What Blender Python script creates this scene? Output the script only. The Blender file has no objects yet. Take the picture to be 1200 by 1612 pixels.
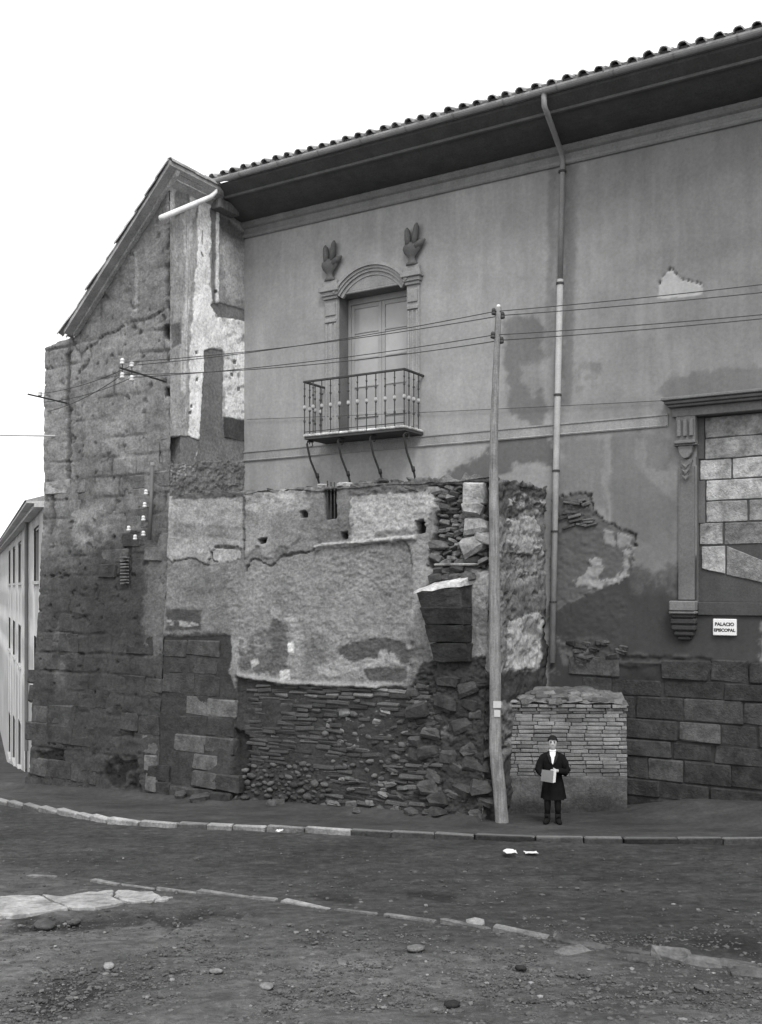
import bpy, bmesh, math, random
import numpy as np
from mathutils import Vector, Matrix, Euler

random.seed(7)
rng = np.random.default_rng(11)
SC = bpy.context.scene
COL = SC.collection
R = math.radians

# ------------------------------------------------------------------ camera
F, HX, HY, CAMZ = 1600.0, 600.0, 925.0, 4.3          # a shift-lens plate camera, level, 4.3 m above the kerb
cam = bpy.data.cameras.new('camera')
cam.sensor_fit = 'VERTICAL'
cam.sensor_height = 36.0
cam.lens = F / 1612.0 * 36.0
cam.shift_y = (HY - 806.0) / 1612.0
cam.clip_start, cam.clip_end = 0.1, 3000.0
cam_o = bpy.data.objects.new('camera', cam)
COL.objects.link(cam_o)
cam_o.location = (0, 0, CAMZ)
cam_o.rotation_euler = (R(90), 0, 0)
SC.camera = cam_o

# ------------------------------------------------------------------ sky, sun, exposure (overcast, monochrome plate)
SUN_EL, SUN_AZ = R(52), R(172)        # azimuth measured from +Y towards +X: the light comes from behind the camera
world = bpy.data.worlds.new('World')
SC.world = world
world.use_nodes = True
nt = world.node_tree
nt.nodes.clear()
w_out = nt.nodes.new('ShaderNodeOutputWorld')
w_bg = nt.nodes.new('ShaderNodeBackground')
w_sky = nt.nodes.new('ShaderNodeTexSky')
w_sky.sky_type = 'NISHITA'
w_sky.sun_disc = False
w_sky.sun_elevation = SUN_EL
w_sky.sun_rotation = SUN_AZ
w_bw = nt.nodes.new('ShaderNodeRGBToBW')
w_mix = nt.nodes.new('ShaderNodeMix')
w_mix.data_type = 'RGBA'
w_mix.inputs[0].default_value = 0.88
w_mix.inputs[7].default_value = (12.0, 12.0, 12.0, 1)
nt.links.new(w_sky.outputs[0], w_bw.inputs[0])
nt.links.new(w_bw.outputs[0], w_mix.inputs[6])
nt.links.new(w_mix.outputs[2], w_bg.inputs['Color'])
w_bg.inputs['Strength'].default_value = 0.1
nt.links.new(w_bg.outputs[0], w_out.inputs['Surface'])

sun = bpy.data.lights.new('sun', 'SUN')
sun.energy = 1.7
sun.angle = R(22)
sun.color = (1.0, 0.995, 0.99)
sun_o = bpy.data.objects.new('sun', sun)
COL.objects.link(sun_o)
sd = Vector((math.sin(SUN_AZ) * math.cos(SUN_EL), math.cos(SUN_AZ) * math.cos(SUN_EL), math.sin(SUN_EL)))
sun_o.rotation_euler = (-sd).to_track_quat('-Z', 'Y').to_euler()
sun_o.location = sd * 60

SC.view_settings.view_transform = 'Standard'
SC.view_settings.look = 'None'
SC.view_settings.gamma = 1.0
SC.view_settings.use_curve_mapping = False
SC.view_settings.exposure = 0.4

# ------------------------------------------------------------------ frames: the palace front runs along E, its outward normal is N
P0 = np.array([-3.36, 24.98, 0.0])
E = np.array([0.8517, -0.5241, 0.0])
N = np.array([-0.5241, -0.8517, 0.0])
TH = math.atan2(E[1], E[0])
P0N = float(P0 @ N)


def wp(s, o, z):
    return (P0[0] + E[0] * s + N[0] * o, P0[1] + E[1] * s + N[1] * o, z)


def hit(px, py, o=0.0):
    """where the sight line through a photo point meets the plane o metres in front of the palace wall -> s, z"""
    r = np.array([(px - HX) / F, 1.0, 0.0])
    Y = (P0N + o) / float(r @ N)
    p = r * Y
    return float((p - P0) @ E), CAMZ + (HY - py) / F * Y


def proj(X, Y, Z):
    return HX + F * X / Y, HY - F * (Z - CAMZ) / Y


def gz(Y):
    """fall of the street: it drops away from the camera, 1 in 10, then levels off"""
    Y = np.asarray(Y, float)
    a = -0.1 * (Y - 18.4)
    b = -0.1 * (26 - 18.4) - 0.15 * (Y - 26)
    z = np.where(Y > 26, np.maximum(b, -5.0), a)
    return np.where(Y < -2, -0.1 * (-2 - 18.4), z)


def gpt(px, py):
    Y = (CAMZ - 1.84) / ((py - HY) / F - 0.1)
    return (px - HX) / F * Y, Y


# ------------------------------------------------------------------ noise
def _hash(i, j, k, seed):
    h = (i * 374761393 + j * 668265263 + k * 2147483647 + seed * 144269504) & 0xFFFFFFFF
    h = ((h ^ (h >> 13)) * 1274126177) & 0xFFFFFFFF
    h = h ^ (h >> 16)
    return (h & 0xFFFF) / 65535.0


def vnoise(x, y, seed=0):
    xi, yi = np.floor(x).astype(np.int64), np.floor(y).astype(np.int64)
    fx, fy = x - xi, y - yi
    fx, fy = fx * fx * (3 - 2 * fx), fy * fy * (3 - 2 * fy)
    z = np.zeros_like(xi)
    a, b = _hash(xi, yi, z, seed), _hash(xi + 1, yi, z, seed)
    c, d = _hash(xi, yi + 1, z, seed), _hash(xi + 1, yi + 1, z, seed)
    return (a * (1 - fx) + b * fx) * (1 - fy) + (c * (1 - fx) + d * fx) * fy - 0.5


def fbm(x, y, octv=4, seed=0, gain=0.55):
    t, amp, tot = np.zeros_like(np.asarray(x, float)), 1.0, 0.0
    for o in range(octv):
        t = t + amp * vnoise(x * 2 ** o + 17.3 * o, y * 2 ** o - 9.1 * o, seed + o * 7)
        tot += amp
        amp *= gain
    return t / tot * 2       # about -1..1


def sdf(px, py, poly):
    poly = np.asarray(poly, float)
    n = len(poly)
    d = np.full(px.shape, 1e18)
    inside = np.zeros(px.shape, bool)
    for i in range(n):
        ax, ay = poly[i]
        bx, by = poly[(i + 1) % n]
        ex, ey = bx - ax, by - ay
        wx, wy = px - ax, py - ay
        t = np.clip((wx * ex + wy * ey) / (ex * ex + ey * ey + 1e-9), 0, 1)
        d = np.minimum(d, (wx - ex * t) ** 2 + (wy - ey * t) ** 2)
        c = ((ay > py) != (by > py)) & (px < (bx - ax) * (py - ay) / (by - ay + 1e-12) + ax)
        inside ^= c
    d = np.sqrt(d)
    return np.where(inside, -d, d)


def sstep(a, b, x):
    t = np.clip((x - a) / (b - a), 0, 1)
    return t * t * (3 - 2 * t)


def paint(px, py, tone, height, feats, seed=0):
    """marks in the surface: each is an outline with its own colour and its own relief.  warp = ragged edge (px), crack = width of open edge"""
    for k, f in enumerate(feats):
        poly = np.array(f['p'], float)
        pad = 25 + f.get('warp', 4) * 2 + f.get('soft', 1.5) * 2
        m = (px > poly[:, 0].min() - pad) & (px < poly[:, 0].max() + pad) & (py > poly[:, 1].min() - pad) & (py < poly[:, 1].max() + pad)
        if not m.any():
            continue
        x, y = px[m], py[m]
        wa, ws = f.get('warp', 4), f.get('ws', 14.0)
        wx = 1.15 * wa * fbm(x / ws, y / ws, 5, seed + 31 + k * 3, .68)
        wy = 1.15 * wa * fbm(x / ws + 50, y / ws, 5, seed + 77 + k * 3, .68)
        d = sdf(x + wx, y + wy, poly)
        so = max(.8, f.get('soft', 1.5) * .65)
        a = sstep(so, -so, d) * f.get('op', 1.0)
        if 'grain' in f:      # a patch that has partly worn through
            g = fbm(x / f.get('gs', 9.0), y / f.get('gy', f.get('gs', 9.0)), 4, seed + 5 + k)
            a = a * sstep(f['grain'] - .25, f['grain'] + .25, g)
        t = tone[m]
        if 't' in f:
            t = t * (1 - a) + f['t'] * a
        hgt = height[m]
        if 'h' in f:
            hgt = hgt + f['h'] * a
        if 'rough' in f:
            hgt = hgt + f['rough'] * a * (.65 * fbm(x / 9.0, y / 7.0, 4, seed + 3) + .55 * fbm(x / 2.6, y / 2.4, 2, seed + 8))
        if 'crack' in f:
            cw = f['crack'] * (0.35 + 1.1 * np.abs(fbm(x / 30, y / 30, 2, seed + k)))
            lim = f.get('clim')
            c = sstep(cw, cw * .3, np.abs(d))
            if lim is not None:
                c = c * ((y > lim[0]) & (y < lim[1]))
            hgt = hgt - 0.06 * c
            t = t * (1 - .45 * c)
        tone[m], height[m] = t, hgt
    return tone, height


# ------------------------------------------------------------------ materials
def mk(name, src, const=0.3, var=0.3, nscale=2.5, fine=22.0, fvar=0.25, bump=0.4, bscale=28.0, bdist=0.02, rough=0.92, streak=0.0, sscale=1.6, spec=0.25, metal=0.0):
    m = bpy.data.materials.new(name)
    m.use_nodes = True
    t = m.node_tree
    b = t.nodes['Principled BSDF']
    b.inputs['Roughness'].default_value = rough
    b.inputs['Specular IOR Level'].default_value = spec
    b.inputs['Metallic'].default_value = metal
    geo = t.nodes.new('ShaderNodeNewGeometry')

    def noise(sc, det=6, ro=.6, vec=None):
        n = t.nodes.new('ShaderNodeTexNoise')
        n.inputs['Scale'].default_value = sc
        n.inputs['Detail'].default_value = det
        n.inputs['Roughness'].default_value = ro
        t.links.new(vec or geo.outputs['Position'], n.inputs['Vector'])
        return n.outputs['Fac']

    def ramp(x, lo, hi):
        r = t.nodes.new('ShaderNodeMapRange')
        r.inputs['From Min'].default_value = 0.28
        r.inputs['From Max'].default_value = 0.72
        r.inputs['To Min'].default_value = lo
        r.inputs['To Max'].default_value = hi
        t.links.new(x, r.inputs['Value'])
        return r.outputs['Result']

    def mul(a, c):
        n = t.nodes.new('ShaderNodeMath')
        n.operation = 'MULTIPLY'
        t.links.new(a, n.inputs[0])
        t.links.new(c, n.inputs[1])
        return n.outputs[0]

    if src == 'attr':
        a = t.nodes.new('ShaderNodeAttribute')
        a.attribute_name = 'tone'
        val = a.outputs['Fac']
    elif src == 'obj':
        a = t.nodes.new('ShaderNodeObjectInfo')
        s = t.nodes.new('ShaderNodeSeparateColor')
        t.links.new(a.outputs['Color'], s.inputs[0])
        val = s.outputs[0]
    else:
        a = t.nodes.new('ShaderNodeValue')
        a.outputs[0].default_value = const
        val = a.outputs[0]
    if var:
        val = mul(val, ramp(noise(nscale), 1 - var, 1 + var))
    if fvar:
        val = mul(val, ramp(noise(fine, 5, .65), 1 - fvar, 1 + fvar))
    if streak:
        mp = t.nodes.new('ShaderNodeMapping')
        mp.inputs['Scale'].default_value = (3.2, 3.2, .22)
        t.links.new(geo.outputs['Position'], mp.inputs['Vector'])
        val = mul(val, ramp(noise(sscale, 5, .6, mp.outputs[0]), 1 - streak, 1 + streak))
    cc = t.nodes.new('ShaderNodeCombineColor')
    for i in range(3):
        t.links.new(val, cc.inputs[i])
    t.links.new(cc.outputs[0], b.inputs['Base Color'])
    if bump:
        bp = t.nodes.new('ShaderNodeBump')
        bp.inputs['Strength'].default_value = bump
        bp.inputs['Distance'].default_value = bdist
        t.links.new(noise(bscale, 7, .68), bp.inputs['Height'])
        t.links.new(bp.outputs[0], b.inputs['Normal'])
    return m


M_PLASTER = mk('smooth_plaster', 'attr', var=.13, nscale=.9, fine=14, fvar=.12, bump=.25, bscale=20, streak=.07)
M_RUBBLE = mk('weathered_wall', 'attr', var=.28, nscale=1.7, fine=16, fvar=.38, bump=.8, bscale=24, bdist=.035, streak=.08)
def lit_tops(m, k):
    """lightens worn upper faces, with sky light put into the colour"""
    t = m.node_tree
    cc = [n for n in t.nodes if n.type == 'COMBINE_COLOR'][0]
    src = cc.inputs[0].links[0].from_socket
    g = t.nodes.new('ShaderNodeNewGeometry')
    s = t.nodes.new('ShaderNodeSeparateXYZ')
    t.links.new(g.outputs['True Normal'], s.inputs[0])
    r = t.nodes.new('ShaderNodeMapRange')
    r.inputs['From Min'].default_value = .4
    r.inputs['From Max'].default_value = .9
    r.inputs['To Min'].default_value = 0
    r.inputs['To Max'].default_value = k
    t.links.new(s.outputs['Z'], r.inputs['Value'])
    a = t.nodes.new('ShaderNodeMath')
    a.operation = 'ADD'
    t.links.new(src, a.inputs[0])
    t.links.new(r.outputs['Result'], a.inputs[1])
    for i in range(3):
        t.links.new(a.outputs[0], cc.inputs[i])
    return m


M_KERB = lit_tops(mk('kerb_stone', 'obj', var=.38, nscale=2.6, fine=18, fvar=.42, bump=.8, bscale=22, bdist=.03), .10)  # upper faces lightened: sky light on the worn tops put into the colour
M_STONE = mk('stone', 'obj', var=.52, nscale=3.6, fine=15, fvar=.32, bump=1.0, bscale=22, bdist=.035)
M_BRICK = mk('old_brick', 'obj', var=.3, nscale=4, fine=40, fvar=.35, bump=.7, bscale=50, bdist=.015)
M_TRIM = mk('cut_stone_trim', 'obj', var=.16, nscale=2.2, fine=26, fvar=.2, bump=.35, bscale=34, streak=.1)
M_IRON = mk('wrought_iron', 'const', .045, var=.3, nscale=9, fine=60, fvar=.3, bump=.2, bscale=80, bdist=.004, rough=.65, spec=.4)
M_PIPE = mk('painted_zinc_pipe', 'obj', var=.22, nscale=2.2, fine=30, fvar=.15, bump=.1, bscale=40, rough=.6, spec=.4)
M_WOOD = mk('old_timber', 'obj', var=.3, nscale=3, fine=30, fvar=.25, bump=.5, bscale=40, bdist=.012, rough=.9, streak=.4, sscale=9)
M_PAINT = mk('painted_joinery', 'obj', var=.1, nscale=3, fine=30, fvar=.08, bump=.08, bscale=50, rough=.6)
M_TILE = mk('clay_tile', 'obj', var=.3, nscale=3, fine=30, fvar=.35, bump=.5, bscale=45, bdist=.01)
M_GROUND = mk('street_dirt', 'attr', var=.25, nscale=.55, fine=9, fvar=.4, bump=1.0, bscale=26, bdist=.06, rough=.95, spec=.15)
M_WALK = mk('trodden_walk', 'attr', var=.2, nscale=.8, fine=14, fvar=.25, bump=.5, bscale=30, bdist=.02, rough=.9, spec=.2)
M_CLOTH = mk('dark_wool', 'obj', var=.2, nscale=12, fine=90, fvar=.2, bump=.3, bscale=120, bdist=.004, rough=1.0, spec=.03)
M_SKIN = mk('skin', 'const', .46, var=.08, nscale=20, fine=80, fvar=.05, bump=.05, rough=.6)
M_PORC = mk('white_porcelain', 'const', .68, var=.2, nscale=10, fine=50, fvar=.04, bump=0, rough=.2, spec=.6)
M_PAPER = mk('paper', 'obj', var=.08, nscale=14, fine=60, fvar=.08, bump=.15, bscale=40, rough=.9)
M_GLASS = mk('window_glass', 'obj', var=.1, nscale=1.4, fine=8, fvar=.06, bump=.05, bscale=6, rough=.12, spec=.5)
M_ENAMEL = mk('enamel_plate', 'const', .8, var=.04, nscale=6, fine=30, fvar=.05, bump=0, rough=.3, spec=.5)
M_KNOB = mk('iron_with_worn_knobs', 'attr', var=.2, nscale=9, fine=60, fvar=.2, bump=0, rough=.6, spec=.4)
M_PEB = mk('pebble', 'attr', var=.25, nscale=8, fine=40, fvar=.3, bump=.4, bscale=60, bdist=.01)


# ------------------------------------------------------------------ object helpers
def link(o, parent=None):
    COL.objects.link(o)
    if parent is not None:
        o.parent = parent
    return o


def origin(o):
    v = Vector((0, 0, 0))
    while o is not None:
        v += o.location
        o = o.parent
    return v


def thing(name, label, cat, loc, group=None):
    o = bpy.data.objects.new(name, None)
    o.empty_display_size = .3
    o.location = loc
    link(o)
    return tag(o, label, cat, group)


def tag(o, label, cat=None, group=None):
    o['label'] = label
    if cat:
        o['category'] = cat
    if group:
        o['group'] = group
    return o


def kind(o, k):
    o['kind'] = k
    return o


def tone_of(o, t):
    o.color = (t, t, t, 1)
    return o


class MB:
    """collects world-space geometry for ONE object"""

    def __init__(self):
        self.v, self.f = [], []

    def add(self, verts, faces):
        b = len(self.v)
        self.v += [tuple(p) for p in verts]
        self.f += [tuple(i + b for i in q) for q in faces]
        return self

    def box(self, s0, s1, o0, o1, z0, z1):
        """box in palace-wall coordinates"""
        c = [wp(s, o, z) for z in (z0, z1) for o in (o0, o1) for s in (s0, s1)]
        return self.add(c, [(0, 1, 3, 2), (4, 6, 7, 5), (0, 4, 5, 1), (2, 3, 7, 6), (0, 2, 6, 4), (1, 5, 7, 3)])

    def prism(self, pts, o0, o1):
        """outline in (s, z) swept from o0 to o1"""
        n = len(pts)
        self.add([wp(s, o0, z) for s, z in pts] + [wp(s, o1, z) for s, z in pts],
                 [tuple(range(n)), tuple(range(2 * n - 1, n - 1, -1))] + [(i, i + n, (i + 1) % n + n, (i + 1) % n) for i in range(n)])
        return self

    def profile(self, pts, s0, s1):
        """profile in (o, z) swept along the wall"""
        n = len(pts)
        self.add([wp(s0, o, z) for o, z in pts] + [wp(s1, o, z) for o, z in pts],
                 [tuple(range(n)), tuple(range(2 * n - 1, n - 1, -1))] + [(i, i + n, (i + 1) % n + n, (i + 1) % n) for i in range(n)])
        return self

    def tube(self, path, rad, seg=8, cap=True):
        path = [Vector(p) for p in path]
        rad = rad if isinstance(rad, (list, tuple)) else [rad] * len(path)
        vs, fs = [], []
        t0 = (path[1] - path[0]).normalized()
        up = Vector((0, 0, 1)) if abs(t0.z) < .9 else Vector((1, 0, 0))
        for i, p in enumerate(path):
            a = (path[min(i + 1, len(path) - 1)] - path[max(i - 1, 0)]).normalized()
            x = a.cross(up)
            x = x.normalized() if x.length > 1e-6 else Vector((1, 0, 0))
            y = a.cross(x).normalized()
            for k in range(seg):
                g = 2 * math.pi * k / seg
                vs.append(p + (x * math.cos(g) + y * math.sin(g)) * rad[i])
        for i in range(len(path) - 1):
            for k in range(seg):
                k2 = (k + 1) % seg
                fs.append((i * seg + k, i * seg + k2, (i + 1) * seg + k2, (i + 1) * seg + k))
        if cap:
            fs.append(tuple(range(seg - 1, -1, -1)))
            fs.append(tuple(range((len(path) - 1) * seg, len(path) * seg)))
        return self.add(vs, fs)

    def lathe(self, c, prof, seg=10, squash=1.0):
        c = Vector(c)
        vs, fs = [], []
        ex, ny = Vector(E), Vector(N)
        for r, z in prof:
            for k in range(seg):
                g = 2 * math.pi * k / seg
                vs.append(c + ex * (r * math.cos(g)) + ny * (r * squash * math.sin(g)) + Vector((0, 0, z)))
        n = len(prof)
        for i in range(n - 1):
            for k in range(seg):
                k2 = (k + 1) % seg
                fs.append((i * seg + k, i * seg + k2, (i + 1) * seg + k2, (i + 1) * seg + k))
        fs.append(tuple(range(seg - 1, -1, -1)))
        fs.append(tuple(range((n - 1) * seg, n * seg)))
        return self.add(vs, fs)

    def build(self, name, mat, parent=None, tone=None, smooth=False, bevel=0.0, base=None):
        L = origin(parent) if parent is not None else Vector(base or (0, 0, 0))
        me = bpy.data.meshes.new(name)
        me.from_pydata([Vector(p) - L for p in self.v], [], self.f)
        bm = bmesh.new()
        bm.from_mesh(me)
        bmesh.ops.recalc_face_normals(bm, faces=bm.faces)
        if bevel:
            ed = [e for e in bm.edges if len(e.link_faces) == 2 and e.calc_face_angle(0) > .6]
            bmesh.ops.bevel(bm, geom=ed, offset=bevel, segments=1, affect='EDGES', clamp_overlap=True)
        bm.to_mesh(me)
        bm.free()
        me.materials.append(mat)
        if smooth:
            me.polygons.foreach_set('use_smooth', [True] * len(me.polygons))
        o = bpy.data.objects.new(name, me)
        link(o, parent)
        if parent is None:
            o.location = L
        if tone is not None:
            tone_of(o, tone)
        return o


def grid_obj(name, W, tone, mat, parent=None, keep=None, smooth=True, base=None):
    """W: (nu, nv, 3) world points"""
    nu, nv = W.shape[:2]
    L = np.array(origin(parent) if parent is not None else (base or (0, 0, 0)))
    vid = np.arange(nu * nv).reshape(nu, nv)
    q = np.stack([vid[:-1, :-1], vid[1:, :-1], vid[1:, 1:], vid[:-1, 1:]], -1).reshape(-1, 4)
    if keep is not None:
        q = q[keep.reshape(-1)]
    me = bpy.data.meshes.new(name)
    me.vertices.add(nu * nv)
    me.vertices.foreach_set('co', (W.reshape(-1, 3) - L).astype(np.float32).ravel())
    me.loops.add(len(q) * 4)
    me.loops.foreach_set('vertex_index', q.astype(np.int32).ravel())
    me.polygons.add(len(q))
    me.polygons.foreach_set('loop_start', np.arange(0, len(q) * 4, 4, dtype=np.int32))
    me.update(calc_edges=True)
    if smooth:
        me.polygons.foreach_set('use_smooth', np.ones(len(q), bool))
    at = me.attributes.new('tone', 'FLOAT', 'POINT')
    at.data.foreach_set('value', np.clip(tone, .01, .95).astype(np.float32).ravel())
    me.materials.append(mat)
    me.validate()
    o = bpy.data.objects.new(name, me)
    link(o, parent)
    if parent is None:
        o.location = L
    return o


def cuts(a, b, step, breaks=()):
    pts = sorted([a, b] + [x for x in breaks if a < x < b])
    out = []
    for i in range(len(pts) - 1):
        n = max(1, int(round((pts[i + 1] - pts[i]) / step)))
        out += list(np.linspace(pts[i], pts[i + 1], n, endpoint=False))
    return np.array(out + [pts[-1]])


# ------------------------------------------------------------------ loose masonry pieces
def piece_mesh(name, dims, bev, jit, seed, mat, cuts_n=0):
    r = random.Random(seed)
    bm = bmesh.new()
    bmesh.ops.create_cube(bm, size=1)
    bmesh.ops.scale(bm, vec=dims, verts=bm.verts)
    for v in bm.verts:
        v.co += Vector((r.uniform(-1, 1), r.uniform(-1, 1), r.uniform(-1, 1))) * jit * 1.5
    bmesh.ops.bevel(bm, geom=bm.edges[:], offset=bev, segments=1, affect='EDGES')
    for v in bm.verts:
        v.co += Vector((r.uniform(-1, 1), r.uniform(-1, 1), r.uniform(-1, 1))) * jit
    me = bpy.data.meshes.new(name)
    bm.to_mesh(me)
    bm.free()
    me.materials.append(mat)
    return me


def cobble_mesh(seed, mat):
    r = random.Random(seed)
    bm = bmesh.new()
    bmesh.ops.create_icosphere(bm, subdivisions=1, radius=.5)
    bmesh.ops.subdivide_edges(bm, edges=bm.edges[:10], cuts=1)
    sx, sz = r.uniform(.9, 1.25), r.uniform(.8, 1.1)
    for v in bm.verts:
        v.co = v.co.normalized() * r.uniform(.42, .54)
        v.co.x *= sx
        v.co.z *= sz
    me = bpy.data.meshes.new('cobble')
    bm.to_mesh(me)
    bm.free()
    me.polygons.foreach_set('use_smooth', [True] * len(me.polygons))
    me.materials.append(mat)
    return me


ASHLAR = [piece_mesh('stone', (.7, .3, .4), .022, .008, 100 + i, M_STONE) for i in range(12)]
ROUGH = [piece_mesh('stone', (.4, .35, .3), .06, .035, 200 + i, M_STONE) for i in range(12)]
BRICK = [piece_mesh('brick', (.38, .2, .056), .014, .009, 300 + i, M_BRICK) for i in range(16)]
COBBLE = [cobble_mesh(400 + i, M_STONE) for i in range(12)]
PBRICK = [piece_mesh('brick', (.34, .16, .064), .010, .004, 700 + i, M_BRICK) for i in range(12)]
ERODED = [piece_mesh('stone', (.7, .3, .4), .024, .02, 600 + i, M_STONE) for i in range(14)]
NOM = {id(PBRICK): (.34, .16, .064), id(ERODED): (.7, .3, .4), id(ASHLAR): (.7, .3, .4), id(ROUGH): (.4, .35, .3), id(BRICK): (.38, .2, .056), id(COBBLE): (1, 1, 1)}


def piece(pool, name, s, o, z, size, tone, parent, rot=(0, 0, 0), pos=None, ang=None):
    """one masonry piece: (s, o, z) its centre, size = length, depth, height in metres"""
    n = NOM[id(pool)]
    ob = bpy.data.objects.new(name, random.choice(pool))
    link(ob, parent)
    p = Vector(pos if pos is not None else wp(s, o, z))
    ob.location = p - origin(parent)
    ob.rotation_euler = (rot[0], rot[1], (TH if ang is None else ang) + rot[2])
    ob.scale = (size[0] / n[0], size[1] / n[1], size[2] / n[2])
    return tone_of(ob, max(.012, tone))


def roughen(ob, amp, n=3, seed=0, sc=4.0):
    bm = bmesh.new()
    bm.from_mesh(ob.data)
    bmesh.ops.subdivide_edges(bm, edges=bm.edges[:], cuts=n, use_grid_fill=True)
    co = np.array([v.co[:] for v in bm.verts])
    d = np.stack([fbm(co[:, (i + 1) % 3] * sc + co[:, i] * sc * .7 + i * 9, co[:, (i + 2) % 3] * sc, 4, seed + i, .7) for i in range(3)], 1) * amp
    for v, q in zip(bm.verts, d):
        v.co += Vector(q)
    bm.to_mesh(ob.data)
    bm.free()
    return ob


def inpoly(px, py, poly):
    return bool(sdf(np.array([px], float), np.array([py], float), poly)[0] < 0)


def pxof(s, o, z):
    return proj(*wp(s, o, z))

# ================================================================== GROUND
gx = np.concatenate([-np.geomspace(400, 11.5, 22), cuts(-11, 9.5, .045), np.geomspace(10, 400, 22)])
gy = np.concatenate([-np.geomspace(400, 3, 16), np.linspace(-2, 5.5, 12), cuts(6.0, 9.5, .03), cuts(9.53, 24.5, .05), np.linspace(25, 60, 50), np.geomspace(65, 900, 16)])
GX, GY = np.meshgrid(gx, gy, indexing='ij')
GZ = gz(GY)
near = ((GX > -11.2) & (GX < 9.7) & (GY > 5.8) & (GY < 24.6)).astype(float)
gpx, gpy = HX + F * GX / np.maximum(GY, 1), HY - F * (GZ - CAMZ) / np.maximum(GY, 1)
gt = np.full(GX.shape, .066)
gh = np.zeros(GX.shape)
side = sstep(1400, 1520, gpy - (gpx - 440) * .135 + 12 * fbm(gpx / 60, gpy / 30, 3, 4))
gt = gt + side * .07
vis = near > 0
t_, h_ = paint(gpx[vis], gpy[vis], gt[vis], gh[vis], [
    dict(p=[(-60, 1400), (20, 1372), (60, 1372), (130, 1392), (200, 1412), (20, 1422), (-60, 1425)], t=.11, warp=8, soft=8, op=.6),
    dict(p=[(540, 1530), (780, 1480), (960, 1505), (1000, 1530), (860, 1560), (640, 1600), (500, 1580)], t=.125, warp=22, soft=40, op=.5, ws=50),
    dict(p=[(760, 1575), (960, 1540), (1010, 1570), (1000, 1612), (740, 1612)], t=.07, warp=22, soft=25, op=.6, ws=40),
    dict(p=[(240, 1445), (330, 1430), (420, 1438), (330, 1450), (270, 1462)], t=.05, warp=10, soft=8, h=-.03),
    dict(p=[(20, 1440), (130, 1445), (240, 1436), (260, 1446), (120, 1465), (20, 1470)], t=.05, warp=8, soft=8, h=-.02),
    dict(p=[(900, 1545), (1080, 1535), (1180, 1560), (1180, 1590), (1000, 1580)], t=.075, warp=14, soft=20, op=.7),
    dict(p=[(640, 1400), (730, 1410), (700, 1420), (640, 1414)], t=.035, warp=5, soft=4),
    dict(p=[(480, 1405), (560, 1410), (560, 1425), (500, 1418)], t=.04, warp=5, soft=4),
    dict(p=[(1090, 1470), (1200, 1475), (1200, 1510), (1100, 1495)], t=.04, warp=10, soft=12),
    dict(p=[(40, 1560), (120, 1530), (180, 1560), (120, 1600), (60, 1600)], t=.06, warp=14, soft=18),
], 3)
gt[vis], gh[vis] = t_, h_
edge_y = np.interp(GX, [gpt(*q)[0] for q in [(-40, 1372), (20, 1377), (90, 1383), (170, 1392), (260, 1402), (350, 1409), (440, 1420), (540, 1434), (640, 1446), (740, 1460), (840, 1474), (940, 1490), (1040, 1508), (1140, 1525), (1260, 1545)]],
                   [gpt(*q)[1] for q in [(-40, 1372), (20, 1377), (90, 1383), (170, 1392), (260, 1402), (350, 1409), (440, 1420), (540, 1434), (640, 1446), (740, 1460), (840, 1474), (940, 1490), (1040, 1508), (1140, 1525), (1260, 1545)]])
calm = .15 + .85 * sstep(.10, .5, np.abs(GY - edge_y))
tracks = sum(-.05 * np.exp(-((GY - (yy + .25 * np.sin(GX * .25 + yy))) / .09) ** 2) * (.5 + .5 * fbm(GX * .6, GY * .2, 2, 40 + int(yy * 10))) for yy in (12.9, 13.5, 14.2, 14.9, 15.35))
relief = calm * (tracks + .02 * fbm(GX * 1.6, GY * 1.6, 3, 9) + .018 * fbm(GX * 4.5, GY * 8.5, 4, 12)) + .006 * np.abs(fbm(GX * 11, GY * 13, 2, 14))
ruts = .012 * np.sin((GY - 15) * 5.2 + 2 * fbm(GX * .3, GY * .3, 2, 3)) * np.exp(-((GY - 15) / 2.2) ** 2)
GZ = GZ + (relief + ruts + gh) * near
cl = fbm(GX * 9, GY * 14, 3, 22)
gt = gt * (1 + .5 * near * fbm(GX * 5, GY * 12, 4, 21)) * (1 + .18 * fbm(GX * .9, GY * .9, 3, 8)) + .06 * near * sstep(.55, .75, cl)
ground = kind(grid_obj('ground', np.stack([GX, GY, GZ], -1), gt, M_GROUND), 'structure')

# kerb line as points on the street, then the walk behind it
KERB = [gpt(*q) for q in [(-160, 1244), (-60, 1257), (20, 1270), (100, 1284), (180, 1298), (250, 1303), (350, 1307), (440, 1310), (600, 1318), (800, 1326), (1000, 1329), (1200, 1330), (1420, 1331), (2150, 1332)]]
kx, ky = np.array([k[0] for k in KERB]), np.array([k[1] for k in KERB])
kerb_y = lambda x: np.interp(x, kx, ky)
WALKH = .085


def walk_z(X, Y):
    """top of the walk, with the bank of dirt that lies along the foot of the palace wall"""
    s = (X - P0[0]) * E[0] + (Y - P0[1]) * E[1]
    o = (X - P0[0]) * N[0] + (Y - P0[1]) * N[1]
    bank = .24 * sstep(9.2, 11.2, s) * sstep(1.7, .1, o)
    foot = .10 * sstep(.55, 0, np.abs(o - 3.1)) * (s < 7.9) + .08 * sstep(1.6, .3, o) * (s > 7.5)
    return gz(Y) + WALKH + bank + foot


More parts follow.
